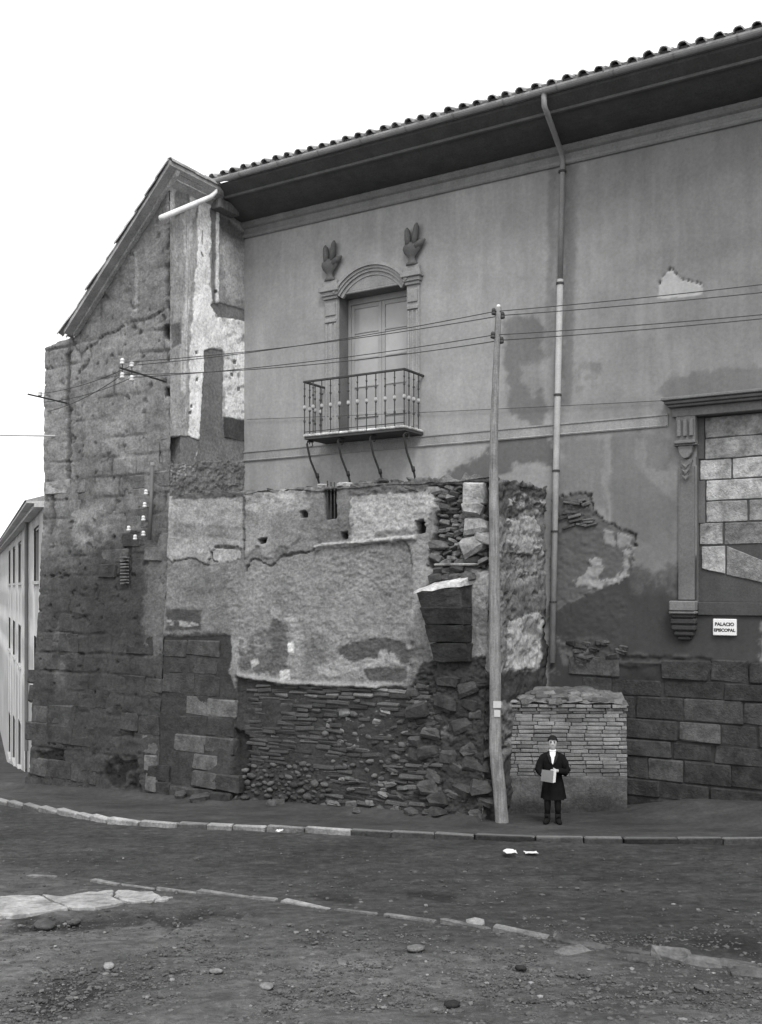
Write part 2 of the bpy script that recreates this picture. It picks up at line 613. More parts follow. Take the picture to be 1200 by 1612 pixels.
wx = cuts(kx[0], kx[-1], .06)
wv = np.concatenate([np.linspace(0, 3.2, 64), np.linspace(3.4, 12, 20)])
WX, WV = np.meshgrid(wx, wv, indexing='ij')
WY = kerb_y(WX) + .12 + WV
WZ = walk_z(WX, WY) + .012 * fbm(WX * 2.2, WY * 2.2, 3, 5) * sstep(0, .2, WV) + .014 * fbm(WX * 8, WY * 8, 3, 6) * sstep(0, .3, WV)
wt = .053 * (1 + .35 * fbm(WX * 1.3, WY * 2.4, 3, 7)) * (1 + .25 * fbm(WX * 7, WY * 9, 3, 17))
sidewalk = kind(grid_obj('sidewalk', np.stack([WX, WY, WZ], -1), wt, M_WALK), 'structure')
# kerb stones, each its own piece
x = kx[0] + .1
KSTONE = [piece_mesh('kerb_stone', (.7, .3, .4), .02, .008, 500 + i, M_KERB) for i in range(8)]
while x < kx[-1] - 1.0:
    y0 = float(kerb_y(x))
    Ls = random.uniform(.42, .8) if x < -1.5 else random.uniform(.6, 1.05)
    x1 = x
    while math.hypot(x1 - x, float(kerb_y(x1)) - y0) < Ls:
        x1 += .02
    y1 = float(kerb_y(x1))
    xm, ym = (x + x1) / 2, (y0 + y1) / 2
    px_, py_ = proj(xm, ym, float(gz(ym)))
    tn = .27 * random.uniform(.75, 1.1) if 90 < px_ < 270 else (.17 * random.uniform(.6, 1.5) if px_ < 560 else .05 * random.uniform(.5, 1.5))  # right-hand kerb darker: shade on its face put into the tone
    if px_ > 560 and random.random() < .14:
        tn = .3
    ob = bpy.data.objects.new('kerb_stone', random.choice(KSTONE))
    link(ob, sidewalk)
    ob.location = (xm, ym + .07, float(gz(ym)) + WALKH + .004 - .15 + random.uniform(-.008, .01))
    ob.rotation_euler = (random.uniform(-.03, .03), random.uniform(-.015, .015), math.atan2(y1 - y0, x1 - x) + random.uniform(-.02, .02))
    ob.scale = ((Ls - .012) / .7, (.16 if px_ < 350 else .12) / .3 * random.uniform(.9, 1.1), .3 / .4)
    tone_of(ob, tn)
    x = x1
# worn edging of flat stones across the near street
EDGE = [gpt(*q) for q in [(-40, 1372), (20, 1377), (90, 1383), (170, 1392), (260, 1402), (350, 1409), (440, 1420), (540, 1434), (640, 1446), (740, 1460), (840, 1474), (940, 1490), (1040, 1508), (1140, 1525), (1260, 1545)]]
ex_, ey_ = np.array([k[0] for k in EDGE]), np.array([k[1] for k in EDGE])
x = ex_[0]
while x < ex_[-1]:
    y0 = float(np.interp(x, ex_, ey_))
    Ls = random.uniform(.35, .7)
    y1 = float(np.interp(x + Ls * .95, ex_, ey_))
    xm, ym = x + Ls * .47, (y0 + y1) / 2
    px_, py_ = proj(xm, ym, float(gz(ym)))
    if random.random() < (.62 if px_ < 200 else .97) and not (440 < px_ < 470):
        ob = bpy.data.objects.new('edging_stone', random.choice(ERODED))
        link(ob, ground)
        big = px_ > 760
        ob.location = (xm, ym + random.uniform(-.02, .02), float(gz(ym)) + random.uniform(-.004, .01) - .04)
        ob.rotation_euler = (random.uniform(-.08, .08), random.uniform(-.05, .05), math.atan2(y1 - y0, Ls * .95) + random.uniform(-.08, .08))
        ob.scale = (Ls * 1.0 / .7, (random.uniform(.10, .16) if big else random.uniform(.055, .085)) / .3, .13 / .4)
        tone_of(ob, random.uniform(.13, .24) if px_ < 900 else random.uniform(.09, .15))
    x += Ls * .97
for q, sz, tn in [((905, 1502), .34, .17), ((1060, 1507), .4, .13), ((1110, 1518), .36, .12), ((1160, 1523), .4, .11), ((1185, 1535), .34, .1), ((1010, 1514), .3, .1)]:
    X, Y = gpt(*q)
    piece(ROUGH, 'edging_stone', 0, 0, 0, (sz, .2, .16), tn, ground, (random.uniform(-.1, .1), .05, random.uniform(-.2, .2)), pos=(X, Y, float(gz(Y)) - .03), ang=-.25)
# pale flagstones on the left
for poly, tn in [([(-70, 1424), (20, 1414), (62, 1413), (82, 1424), (108, 1434), (60, 1441), (-70, 1452)], 0.35),
                 ([(66, 1412), (100, 1416), (140, 1408), (180, 1405), (176, 1416), (196, 1424), (150, 1433), (112, 1434), (88, 1423)], 0.33),
                 ([(184, 1405), (240, 1408), (256, 1416), (236, 1422), (200, 1423), (180, 1415)], 0.35),
                 ([(258, 1415), (272, 1416), (262, 1420), (242, 1422)], 0.32)]:
    pts = []
    poly2 = []
    for i in range(len(poly)):
        a, b = poly[i], poly[(i + 1) % len(poly)]
        for k in range(3):
            poly2.append((a[0] + (b[0] - a[0]) * k / 3 + random.uniform(-1.6, 1.6), a[1] + (b[1] - a[1]) * k / 3 + random.uniform(-.7, .7)))
    pts = [gpt(*q) for q in poly2]
    n = len(pts)
    mb = MB()
    zz = lambda p, d: float(gz(p[1])) + d
    top = [(p[0], p[1], zz(p, .035 + random.uniform(-.006, .006))) for p in pts]
    mb.add(top + [(p[0], p[1], zz(p, -.1)) for p in pts], [tuple(range(n))] + [(i, (i + 1) % n, (i + 1) % n + n, i + n) for i in range(n)])
    o = mb.build('flagstone', M_STONE, ground, tn, bevel=.008)
# pebbles and crumbs: nobody could count them
pv, pf, pt = [], [], []
ico = bmesh.new()
bmesh.ops.create_icosphere(ico, subdivisions=1, radius=1)
iv = np.array([v.co[:] for v in ico.verts])
ico.verts.index_update()
ifc = np.array([[v.index for v in f.verts] for f in ico.faces])
ico.free()
NP = 20000
pxs, pys = rng.uniform(-60, 1260, NP), 1332 + 290 * rng.uniform(0, 1, NP) ** .8
Yp = (CAMZ - 1.84) / ((pys - HY) / F - .1)
Xp = (pxs - HX) / F * Yp
pys = np.where((pys < 1455) & (rng.random(NP) < .65), 1470 + 150 * rng.random(NP), pys)
Yp = (CAMZ - 1.84) / ((pys - HY) / F - .1)
Xp = (pxs - HX) / F * Yp
sz = .004 + .018 * rng.random(NP) ** 9 + .004 * rng.random(NP)
V = iv[None] * (sz[:, None] * rng.uniform(.7, 1.4, (NP, 3)) * [1.2, 1.2, .6])[:, None, :] * rng.uniform(.8, 1.2, (NP, 12, 1))
V = V + np.stack([Xp, Yp, gz(Yp) + sz * .3], -1)[:, None, :]
Fc = ifc[None] + (np.arange(NP) * 12)[:, None, None]
me = bpy.data.meshes.new('gravel')
me.from_pydata(V.reshape(-1, 3).tolist(), [], Fc.reshape(-1, 3).tolist())
at = me.attributes.new('tone', 'FLOAT', 'POINT')
at.data.foreach_set('value', np.repeat((.05 + .06 * rng.random(NP) + .16 * rng.random(NP) ** 22), 12).astype(np.float32))
me.materials.append(M_PEB)
kind(link(bpy.data.objects.new('gravel', me)), 'stuff')

# ================================================================== PALACE
palace = thing('palace', 'tall plastered palace with balcony door, deep dark eaves and a stone-blocked window', 'palace', (P0[0], P0[1], -.66))
DS0, DS1, DZ0, DZ1 = 2.81, 4.62, 7.76, 11.04           # balcony door opening
WS0, WS1, WZ0, WZ1 = 10.96, 12.95, 4.03, 7.54          # blocked window opening
ws = cuts(0, 20, .032, (DS0, DS1, WS0, WS1))
wz = cuts(-.8, 12.95, .032, (DZ0, DZ1, WZ0, WZ1))
S, Z = np.meshgrid(ws, wz, indexing='ij')


def world_of(S, O, Z):
    return np.stack([P0[0] + E[0] * S + N[0] * O, P0[1] + E[1] * S + N[1] * O, Z + 0 * S], -1)


def proj_grid(W):
    return proj(W[..., 0], W[..., 1], W[..., 2])


PX, PY = proj_grid(world_of(S, 0 * S, Z))
tone = .325 - .115 * sstep(660, 1150, PX + 40 * fbm(PX / 160, PY / 160, 3, 2))  # darker to the right: lens falloff and eave shade partly put into the tone
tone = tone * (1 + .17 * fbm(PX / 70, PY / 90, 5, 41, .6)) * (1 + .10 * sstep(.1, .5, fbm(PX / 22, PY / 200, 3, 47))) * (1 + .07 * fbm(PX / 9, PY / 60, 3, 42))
hgt = .006 * fbm(S * 1.2, Z * 1.2, 3, 1) + .003 * fbm(S * 6, Z * 6, 3, 6)
tone, hgt = paint(PX, PY, tone, hgt, [
    # long run-off streaks either side of the drainpipe
    dict(p=[(862, 262), (878, 258), (874, 420), (868, 560), (856, 560), (862, 400)], t=.17, warp=7, soft=7, op=.7),
    dict(p=[(894, 258), (910, 260), (908, 420), (900, 640), (884, 640), (890, 420)], t=.14, warp=7, soft=6, op=.7),
    dict(p=[(905, 262), (925, 262), (918, 520), (905, 520)], t=.34, warp=8, soft=9, op=.35),
    dict(p=[(795, 505), (850, 488), (862, 560), (846, 590), (866, 640), (860, 684), (800, 650), (790, 560)], t=.135, warp=15, soft=10, op=.82, ws=26),
    dict(p=[(822, 575), (850, 570), (858, 605), (838, 625), (820, 600)], t=.3, warp=8, soft=6, op=.5),
    dict(p=[(900, 575), (935, 572), (950, 590), (940, 610), (905, 615)], t=.19, warp=9, soft=6, op=.65, grain=0.0),
    dict(p=[(930, 570), (945, 572), (945, 588), (932, 586)], t=.15, warp=4, soft=4, op=.7),
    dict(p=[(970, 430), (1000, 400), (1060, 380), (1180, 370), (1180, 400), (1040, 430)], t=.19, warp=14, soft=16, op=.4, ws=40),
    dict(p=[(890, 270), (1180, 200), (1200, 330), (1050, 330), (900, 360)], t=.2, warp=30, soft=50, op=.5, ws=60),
    dict(p=[(1030, 620), (1060, 595), (1120, 582), (1210, 578), (1210, 625), (1050, 632)], t=.15, warp=9, soft=9, op=.75),
    dict(p=[(1040, 440), (1056, 422), (1072, 438), (1090, 444), (1107, 446), (1104, 462), (1080, 468), (1035, 470)], t=.40, warp=2.5, soft=1, h=-.012, crack=1.3, clim=(415, 452)),
    # arch-shaped damp over the old wall top
    dict(p=[(680, 775), (705, 745), (745, 725), (790, 688), (830, 678), (872, 688), (872, 780)], t=.10, warp=11, soft=8, op=.88),
    dict(p=[(785, 752), (812, 732), (845, 726), (872, 738), (872, 782), (785, 780)], t=.27, warp=7, soft=6, op=.9, rough=.01),
    dict(p=[(885, 690), (1000, 684), (1060, 690), (1070, 850), (1000, 850), (960, 815), (935, 790), (880, 780)], t=.15, warp=16, soft=14, op=.7, ws=36),
    dict(p=[(1000, 690), (1018, 690), (1018, 735), (1050, 740), (1066, 700), (1070, 800), (1000, 730)], t=.27, warp=6, soft=5, op=.5),
    dict(p=[(950, 680), (962, 680), (960, 760), (965, 840), (948, 760)], t=.3, warp=6, soft=6, op=.5),
    dict(p=[(870, 900), (935, 905), (960, 915), (1000, 890), (1040, 905), (1075, 890), (1210, 880), (1210, 1330), (860, 1330)], t=.044, warp=26, soft=13, ws=24, op=.93),
    dict(p=[(985, 860), (1066, 850), (1066, 935), (1000, 930)], t=.17, warp=12, soft=14, op=.5),
    dict(p=[(1000, 920), (1040, 900), (1060, 915), (1060, 950), (1020, 960)], t=.05, warp=14, soft=9, op=.6, grain=.0),
    # broken plaster with bare masonry
    dict(p=[(872, 785), (905, 776), (930, 779), (940, 810), (965, 828), (998, 842), (1000, 858), (988, 905), (960, 918), (925, 935), (895, 948), (868, 965)], t=.12, warp=8, ws=9, soft=1.2, h=-.03, rough=.025, crack=1.8, clim=(770, 862)),
    dict(p=[(880, 790), (925, 785), (935, 815), (900, 825), (880, 815)], t=.09, warp=5, soft=3, rough=.05),
    dict(p=[(905, 920), (935, 878), (948, 880), (946, 914), (975, 905), (985, 862), (996, 858), (985, 910), (940, 928)], t=.30, warp=9, ws=9, soft=2, h=.015, rough=.015),
    dict(p=[(950, 830), (968, 838), (968, 860), (952, 856)], t=.26, warp=5, soft=1.5, h=.015),
    dict(p=[(971, 838), (994, 846), (992, 860), (972, 862)], t=.28, warp=4, soft=1.2, h=.015),
    dict(p=[(880, 965), (900, 950), (960, 925), (985, 930), (985, 1020), (960, 1040), (880, 1040)], t=.062, warp=10, soft=8, rough=.02),
    dict(p=[(885, 1010), (940, 1005), (985, 1030), (1110, 1036), (1118, 1046), (1000, 1050), (900, 1052)], t=.075, warp=9, soft=3, h=.02, rough=.03),
    dict(p=[(880, 1012), (925, 1015), (930, 1045), (885, 1050)], t=.17, warp=8, soft=4, op=.7, rough=.03),
    dict(p=[(978, 1032), (1122, 1036), (1122, 1042), (978, 1040)], t=.04, warp=3, soft=1.5, h=-.04),
], 50)
lower = PY > 1044
hgt = np.where(lower & (S > 9), hgt - .012 + .02 * fbm(S * 4, Z * 5, 3, 77), hgt)
tone = np.where(lower & (S > 9), .042 * (1 + .4 * fbm(PX / 12, PY / 12, 3, 5)), tone)
sc, zc = (S[:-1, :-1] + S[1:, 1:]) / 2, (Z[:-1, :-1] + Z[1:, 1:]) / 2
keep = ~((sc > DS0) & (sc < DS1) & (zc > DZ0) & (zc < DZ1)) & ~((sc > WS0) & (sc < WS1) & (zc > WZ0) & (zc < WZ1))
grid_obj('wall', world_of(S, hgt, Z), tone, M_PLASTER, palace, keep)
# reveals, core behind the plaster
mb = MB().box(0, 20, -8, -.55, -.8, 13.2)
mb.build('wall_core', M_TRIM, palace, .12)
mb = MB()
mb.box(DS0 - .02, DS0, -.5, -.002, DZ0, DZ1).box(DS1, DS1 + .02, -.5, -.002, DZ0, DZ1).box(DS0 - .02, DS1 + .02, -.5, -.002, DZ1, DZ1 + .02)
mb.build('door_reveal', M_TRIM, palace, .15)  # dark tone: shade under the lintel put into the reveal's colour
mb = MB()
mb.box(WS0 - .02, WS0, -.5, -.002, WZ0, WZ1).box(WS1, WS1 + .02, -.5, -.002, WZ0, WZ1).box(WS0 - .02, WS1 + .02, -.5, -.002, WZ1, WZ1 + .02)
mb.build('window_reveal', M_TRIM, palace, .13)

# string course, cornice, soffit, gutter, roof
MB().profile([(-.02, 7.39), (.028, 7.39), (.04, 7.415), (.025, 7.43), (.025, 7.59), (.045, 7.61), (.045, 7.635), (-.02, 7.64)], 0, 10.42).build('string_course', M_TRIM, palace, .30)
MB().profile([(-.05, 12.86), (.05, 12.86), (.075, 12.89), (.075, 12.94), (.03, 12.97), (.03, 13.08), (.09, 13.11), (.15, 13.17), (.15, 13.22), (-.05, 13.22)], 0, 20).build('cornice', M_TRIM, palace, .24)
prof = [(-.2, 13.225)] + [(.12 + 1.16 * t, 13.225 + .44 * t ** 1.9) for t in np.linspace(0, 1, 9)] + [(1.30, 13.72), (-.2, 14.0)]
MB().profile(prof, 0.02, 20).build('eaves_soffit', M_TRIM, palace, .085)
MB().profile([(1.0, 13.50), (1.0, 13.46), (1.05, 13.47), (1.06, 13.56)], .02, 20).build('soffit_moulding', M_TRIM, palace, .12)
gut = [(1.38 + .085 * math.cos(a), 13.80 + .085 * math.sin(a)) for a in np.linspace(math.pi, 2 * math.pi, 9)]
gut += [(1.38 + .075 * math.cos(a), 13.80 + .075 * math.sin(a)) for a in np.linspace(2 * math.pi, math.pi, 9)]
gt_ = MB()
gt_.profile(gut, .22, 20)
gutter = gt_.build('gutter', M_PIPE, palace, .36, smooth=False)
for s in np.arange(1.0, 19.9, 1.1):
    c = MB()
    c.profile([(1.38 + (.09) * math.cos(a), 13.80 + .09 * math.sin(a)) for a in np.linspace(math.pi * .98, 2.02 * math.pi, 8)] + [(1.38 + .082 * math.cos(a), 13.80 + .082 * math.sin(a)) for a in np.linspace(2.02 * math.pi, math.pi * .98, 8)], s, s + .035)
    c.build('gutter_strap', M_PIPE, gutter, .25)
SL = .36
roof = MB().profile([(1.40, 13.885), (-6, 13.885 + 7.36 * SL), (-6, 13.74 + 7.36 * SL), (1.38, 13.80)], .05, 20).build('roof', M_TILE, palace, .2)


def tile_mesh(seed, r0=.098, r1=.085, L=.5, seg=7):
    r = random.Random(seed)
    vs, fs = [], []
    for k, (y, rad) in enumerate([(-L / 2, r0), (L / 2, r1)]):
        for t in (rad, rad - .016):
            for i in range(seg):
                a = math.pi * i / (seg - 1)
                vs.append((t * math.cos(a) + r.uniform(-.004, .004), y + r.uniform(-.008, .008), t * math.sin(a) + r.uniform(-.005, .005)))
    for i in range(seg - 1):
        a, b, c, d = i, seg + i, 2 * seg + i, 3 * seg + i
        fs += [(a, a + 1, c + 1, c), (b, d, d + 1, b + 1), (a, b, b + 1, a + 1), (c, c + 1, d + 1, d)]
    me = bpy.data.meshes.new('roof_tile')
    me.from_pydata(vs, [], fs)
    me.materials.append(M_TILE)
    return me


TILES = [tile_mesh(i) for i in range(6)]
PITCH = math.atan(SL)
for k in range(64):
    s = .25 + k * .31
    for row in range(3):
        o0 = 1.26 - row * .38 + random.uniform(-.02, .02)
        ob = bpy.data.objects.new('roof_tile', random.choice(TILES))
        link(ob, roof)
        ob.location = Vector(wp(s + random.uniform(-.012, .012), o0, 13.86 + (1.36 - o0) * SL + random.uniform(-.008, .014))) - origin(roof)
        ob.rotation_euler = Euler((PITCH + random.uniform(-.05, .05), random.uniform(-.1, .1), TH + random.uniform(-.08, .08)))
        tone_of(ob, random.uniform(.2, .36))

# drainpipe: outlet under the gutter, slant back to the wall, long run down
a = hit(857, 178, 1.34)
sT, zT = hit(886, 246, .1)
sM, zM = hit(882, 440, .1)
sB, zB = hit(869, 1043, .1)
pipe = MB()
pipe.tube([wp(a[0], 1.36, 13.74), wp(a[0], 1.34, 13.5), wp(a[0] + .02, 1.26, 13.4), wp(sT, .17, 13.06), wp(sT, .1, 12.9), wp(sT, .1, zT - .25), wp(sM, .1, zM)], .055, 10)
dp = pipe.build('drainpipe', M_PIPE, palace, .23, smooth=True)
MB().tube([wp(sM, .1, zM), wp((sM + sB) / 2, .1, (zM + zB) / 2), wp(sB, .1, zB)], .064, 10).build('pipe_run', M_PIPE, dp, .34, smooth=True)
for f in (.03, .25, .47, .62, .74, .88):
    s, z = sT + (sB - sT) * f, zT + (zB - zT) * f
    b = MB().tube([wp(s, .1, z - .02), wp(s, .1, z + .02)], .08, 10)
    b.box(s - .02, s + .02, -.01, .05, z - .018, z + .018)
    b.build('pipe_bracket', M_IRON, dp)

# ---- balcony door
door = MB()
zf = DZ0 + .02
fd = -.40
door.box(DS0, DS0 + .07, fd - .06, fd + .03, zf, DZ1 - .002).box(DS1 - .07, DS1, fd - .06, fd + .03, zf, DZ1 - .002).box(DS0 + .07, DS1 - .07, fd - .06, fd + .03, DZ1 - .14, DZ1 - .002)
dr = door.build('french_door', M_PAINT, palace, .33, bevel=.008)
mid = (DS0 + DS1) / 2
for a0, a1 in ((DS0 + .075, mid - .004), (mid + .004, DS1 - .075)):
    lf = MB()
    st = .085
    lf.box(a0, a0 + st, fd - .045, fd, zf + .01, DZ1 - .145).box(a1 - st, a1, fd - .045, fd, zf + .01, DZ1 - .145)
    rails = [zf + .01, zf + .12, zf + .48, zf + .60, DZ1 - .24, DZ1 - .145]
    for z0, z1 in ((rails[0], rails[1]), (rails[2], rails[3]), (rails[4], rails[5])):
        lf.box(a0 + st, a1 - st, fd - .044, fd - .001, z0, z1)
    zz0, zz1 = rails[3], rails[4]
    mz = [zz0 + (zz1 - zz0) * k for k in (.25, .52, .77)]
    for z in mz:
        lf.box(a0 + st, a1 - st, fd - .04, fd - .004, z - .02, z + .02)
    lf.box(a0 + st + .05, a1 - st - .05, fd - .05, fd - .012, rails[1] + .06, rails[2] - .06)
    lf.box(a0 + st, a1 - st, fd - .055, fd - .035, rails[1], rails[2])
    lo = lf.build('door_leaf', M_PAINT, palace, .36, bevel=.005)
    lo.parent = dr
    lo.location = Vector((0, 0, 0))
    edges = [zz0] + mz + [zz1]
    for k in range(4):
        MB().box(a0 + st + .001, a1 - st - .001, fd - .034, fd - .026, edges[k] + (.02 if k else 0) + .001, edges[k + 1] - (.02 if k < 3 else 0) - .001).build('pane', M_GLASS, dr, [.30, .36, .42, .32][k] * random.uniform(.9, 1.1))
dk = MB().box(DS0, DS1, -.54, -.47, DZ0, DZ1).build('curtain', M_CLOTH, dr, .5)

# ---- carved surround: pilasters, capitals, curved pediment, urns
sr = MB().box(DS0 - .02, DS1 + .02, -.3, .035, DZ1 + .003, 11.10).build('door_surround', M_TRIM, palace, .30, bevel=.012)
for a0, a1 in ((2.43, 2.79), (4.64, 4.96)):
    sur = MB()
    sur.box(a0, a1, -.02, .05, DZ0, 10.98)
    w = a1 - a0
    sur.box(a0 + .03, a0 + .08, .05, .075, DZ0 + .1, 10.42).box(a1 - .08, a1 - .03, .05, .075, DZ0 + .1, 10.42)
    sur.box(a0 + .13, a1 - .13, .05, .07, DZ0 + .1, 10.42)
    sur.box(a0 + .02, a1 - .02, .05, .095, 10.44, 10.52)
    sur.box(a0 + .04, a1 - .04, .05, .08, 10.60, 10.88)
    sur.box(a0 - .02, a1 + .02, -.02, .10, 10.98, 11.05).box(a0 - .05, a1 + .05, -.02, .14, 11.05, 11.14).box(a0 - .09, a1 + .09, -.02, .19, 11.14, 11.25).box(a0 - .03, a1 + .03, -.02, .12, 11.25, 11.40)
    sur.build('pilaster', M_TRIM, sr, .31, bevel=.012)


def arc_band(r0, r1, o1):
    cx, zb, zt = (DS0 + DS1) / 2, 11.10, 11.62
    h = zt - zb
    w = (DS1 - DS0) / 2 + .08
    Rr = (w * w + h * h) / (2 * h)
    cz = zt - Rr
    a = math.asin(w / Rr)
    pts = [(cx + (Rr - r0) * math.sin(g), cz + (Rr - r0) * math.cos(g)) for g in np.linspace(-a, a, 25)]
    pts2 = [(cx + (Rr - r1) * math.sin(g), cz + (Rr - r1) * math.cos(g)) for g in np.linspace(a, -a, 25)]
    m = MB()
    for i in range(24):
        m.prism([pts[i], pts[i + 1], pts2[24 - i - 1], pts2[24 - i]], -.02, o1)
    return m


for r0, r1, o1 in ((-.02, .05, .16), (.052, .11, .12), (.112, .17, .09), (.172, .25, .05)):
    arc_band(r0, r1, o1).build('pediment_moulding', M_TRIM, sr, .31)
mb = MB()
cx = (DS0 + DS1) / 2
mb.prism([(cx + .93 * math.sin(g), 11.10 + .26 * math.cos(g)) for g in np.linspace(-math.pi / 2, math.pi / 2, 15)], -.02, .03)
mb.build('door_lintel', M_TRIM, sr, .29)
for c in (2.61, 4.80):
    u = MB()
    u.lathe(wp(c, .10, 11.40), [(.15, 0), (.14, .05), (.09, .09), (.08, .16), (.12, .2), (.19, .28), (.23, .36), (.22, .42), (.15, .47), (.10, .5)], 12, .4)
    for dx, hh, lean in ((-.085, .40, -.03), (.07, .47, .05)):
        u.tube([wp(c + dx, .1, 11.84), wp(c + dx + lean * .4, .1, 11.84 + hh * .45), wp(c + dx + lean, .1, 11.84 + hh * .85), wp(c + dx + lean * 1.1, .1, 11.84 + hh)], [.07, .075, .06, .02], 8)
    u.tube([wp(c + .1, .1, 11.78), wp(c + .24, .1, 11.87), wp(c + .34, .1, 11.92)], [.09, .075, .02], 8)
    u.build('urn', M_TRIM, sr, .13, smooth=True)

# ---- balcony
BS0, BS1, BD, BZ = 2.40, 5.06, .85, 7.75
sl = MB().box(BS0 + .02, BS1 - .02, -.05, BD - .02, BZ - .10, BZ - .045).build('balcony', M_TRIM, palace, .07)
n = 11
for i in range(n):
    a0 = BS0 + (BS1 - BS0) * i / n
    MB().box(a0 + .004, a0 + (BS1 - BS0) / n - .004, BD - .2, BD + .01 + random.uniform(-.01, .012), BZ - .043, BZ + .012 + random.uniform(-.006, .006)).build('edge_slab', M_STONE, sl, random.uniform(.5, .75), bevel=.015)
for side_s in (BS0, BS1 - .22):
    for k in range(3):
        o0 = .02 + k * .21
        MB().box(side_s, side_s + .22, o0, o0 + .2, BZ - .043, BZ + .01).build('edge_slab', M_STONE, sl, random.uniform(.5, .7), bevel=.015)
MB().box(BS0 + .224, BS1 - .224, .0, BD - .21, BZ - .043, BZ + .002).build('balcony_floor', M_STONE, sl, .3)
rl = MB()
RZ = 8.93
rl.box(BS0, BS1, BD - .045, BD + .005, RZ, RZ + .045).box(BS0, BS0 + .05, -.02, BD - .047, RZ, RZ + .045).box(BS1 - .05, BS1, -.02, BD - .047, RZ, RZ + .045)
rl.box(BS0 + .01, BS1 - .01, BD - .033, BD - .007, BZ + .06, BZ + .078)
rl.build('handrail', M_IRON, sl, bevel=.006)


def baluster(s, o):
    b = MB()
    k = random.uniform(-.01, .01)
    prof = [(.014, BZ), (.014, BZ + .28), (.028, BZ + .29), (.028, BZ + .33), (.014, BZ + .34), (.015, BZ + .55), (.028, BZ + .57), (.04, BZ + .61 + k), (.04, BZ + .645 + k), (.026, BZ + .68), (.015, BZ + .69), (.014, BZ + .86), (.027, BZ + .87), (.027, BZ + .9), (.014, BZ + .91), (.014, BZ + 1.03), (.024, BZ + 1.04), (.024, BZ + 1.06), (.014, BZ + 1.07), (.014, RZ)]
    b.lathe(wp(s, o, 0), prof, 6)
    ob = b.build('baluster', M_KNOB, sl)
    at = ob.data.attributes.new('tone', 'FLOAT', 'POINT')
    at.data.foreach_set('value', [(.45 if abs(v[2] - BZ - .628 - k) < .03 else .05) for v in b.v])
    return ob


nb = 12
for i in range(nb):
    baluster(BS0 + .025 + (BS1 - BS0 - .05) * i / (nb - 1), BD - .02)
for s in (BS0 + .025, BS1 - .025):
    for o in (.21, .42, .63):
        baluster(s, o)
for i in range(4):
    s = BS0 + .06 + (BS1 - BS0 - .12) * i / 3
    b = MB()
    pts = [wp(s, BD - .30, BZ - .12), wp(s, BD - .2, BZ - .115), wp(s, BD - .1, BZ - .14), wp(s, BD - .06, BZ - .2), wp(s, BD - .1, BZ - .3), wp(s, BD - .2, BZ - .55), wp(s, .35, BZ - .95), wp(s, .12, BZ - 1.5), wp(s, -.02, BZ - 1.75)]
    b.tube(pts, .025, 7)
    b.tube([wp(s, .4, BZ - .83), wp(s, .36, BZ - .93)], .042, 7)
    curl = [wp(s, BD - .22 + .06 * math.cos(g), BZ - .19 + .06 * math.sin(g)) for g in np.linspace(0, 1.6 * math.pi, 9)]
    b.tube(curl, .012, 5)
    b.build('balcony_bracket', M_IRON, sl, smooth=True)

# ---- blocked window on the right: surround and the squared stones that fill it
sur = MB()
sur.box(10.52, 13.5, -.02, .10, 7.545, 7.72)
sur.box(10.46, 13.5, -.02, .22, 7.722, 7.77).box(10.42, 13.5, -.02, .30, 7.772, 7.83).box(10.38, 13.5, -.02, .37, 7.832, 7.89)
wsr = sur.build('window_surround', M_TRIM, palace, .17, bevel=.012)
p = MB().box(10.63, 10.93, -.02, .055, 4.07, 6.6)
p.box(10.66, 10.67, .055, .06, 4.1, 6.5)
p.build('pilaster', M_TRIM, wsr, .15, bevel=.008)
MB().box(12.98, 13.28, -.02, .055, 4.07, 7.54).build('pilaster', M_TRIM, wsr, .15, bevel=.008)
c = MB()
c.box(10.60, 10.96, -.02, .12, 7.08, 7.54)
for k in range(3):
    c.box(10.63 + k * .115, 10.70 + k * .115, .12, .17, 7.16, 7.48)
c.box(10.58, 10.98, -.02, .21, 7.02, 7.08).box(10.56, 11.0, -.02, .17, 6.985, 7.018)
c.prism([(10.64, 6.983), (10.92, 6.983), (10.90, 6.85), (10.84, 6.76), (10.78, 6.74), (10.72, 6.76), (10.66, 6.85)], -.02, .14)
c.prism([(10.66, 6.735), (10.90, 6.735), (10.84, 6.5), (10.78, 6.36), (10.72, 6.5)], -.02, .085)
for k in range(3):
    c.prism([(10.69, 6.66 - k * .11), (10.78, 6.62 - k * .11), (10.87, 6.66 - k * .11), (10.78, 6.55 - k * .11)], .086, .115)
c.build('window_corbel', M_TRIM, wsr, .17, bevel=.01)
MB().box(10.99, 13.5, -.12, .05, 3.78, 4.026).build('window_sill', M_TRIM, wsr, .07, bevel=.012)
c = MB()
c.box(10.50, 10.985, -.02, .26, 3.86, 4.05).box(10.49, 10.995, -.02, .24, 3.80, 3.858)
c.build('sill_block', M_TRIM, wsr, .19, bevel=.02)
c = MB()
for k, (w, o, z0, z1) in enumerate([(.22, .2, 3.72, 3.797), (.24, .18, 3.6, 3.718), (.23, .16, 3.48, 3.598), (.19, .13, 3.38, 3.478), (.13, .09, 3.30, 3.378)]):
    c.box(10.74 - w, 10.74 + w, -.02, o, z0, z1)
c.build('sill_corbel', M_TRIM, wsr, .05, bevel=.03)
fill = MB().box(WS0, WS1, -.5, -.155, WZ0, WZ1).build('blocked_opening', M_TRIM, palace, .07)
rows = [(7.53, 7.13, [(11.08, 12.94)], .27), (7.12, 6.73, [(11.08, 12.3), (12.31, 12.94)], .30), (6.72, 6.34, [(10.98, 11.56), (11.59, 12.94)], .40), (6.33, 5.94, [(11.10, 12.94)], .38), (5.93, 5.53, [(11.10, 11.85), (11.88, 12.94)], .31), (5.52, 5.11, [(10.98, 11.41), (11.44, 12.94)], .2)]
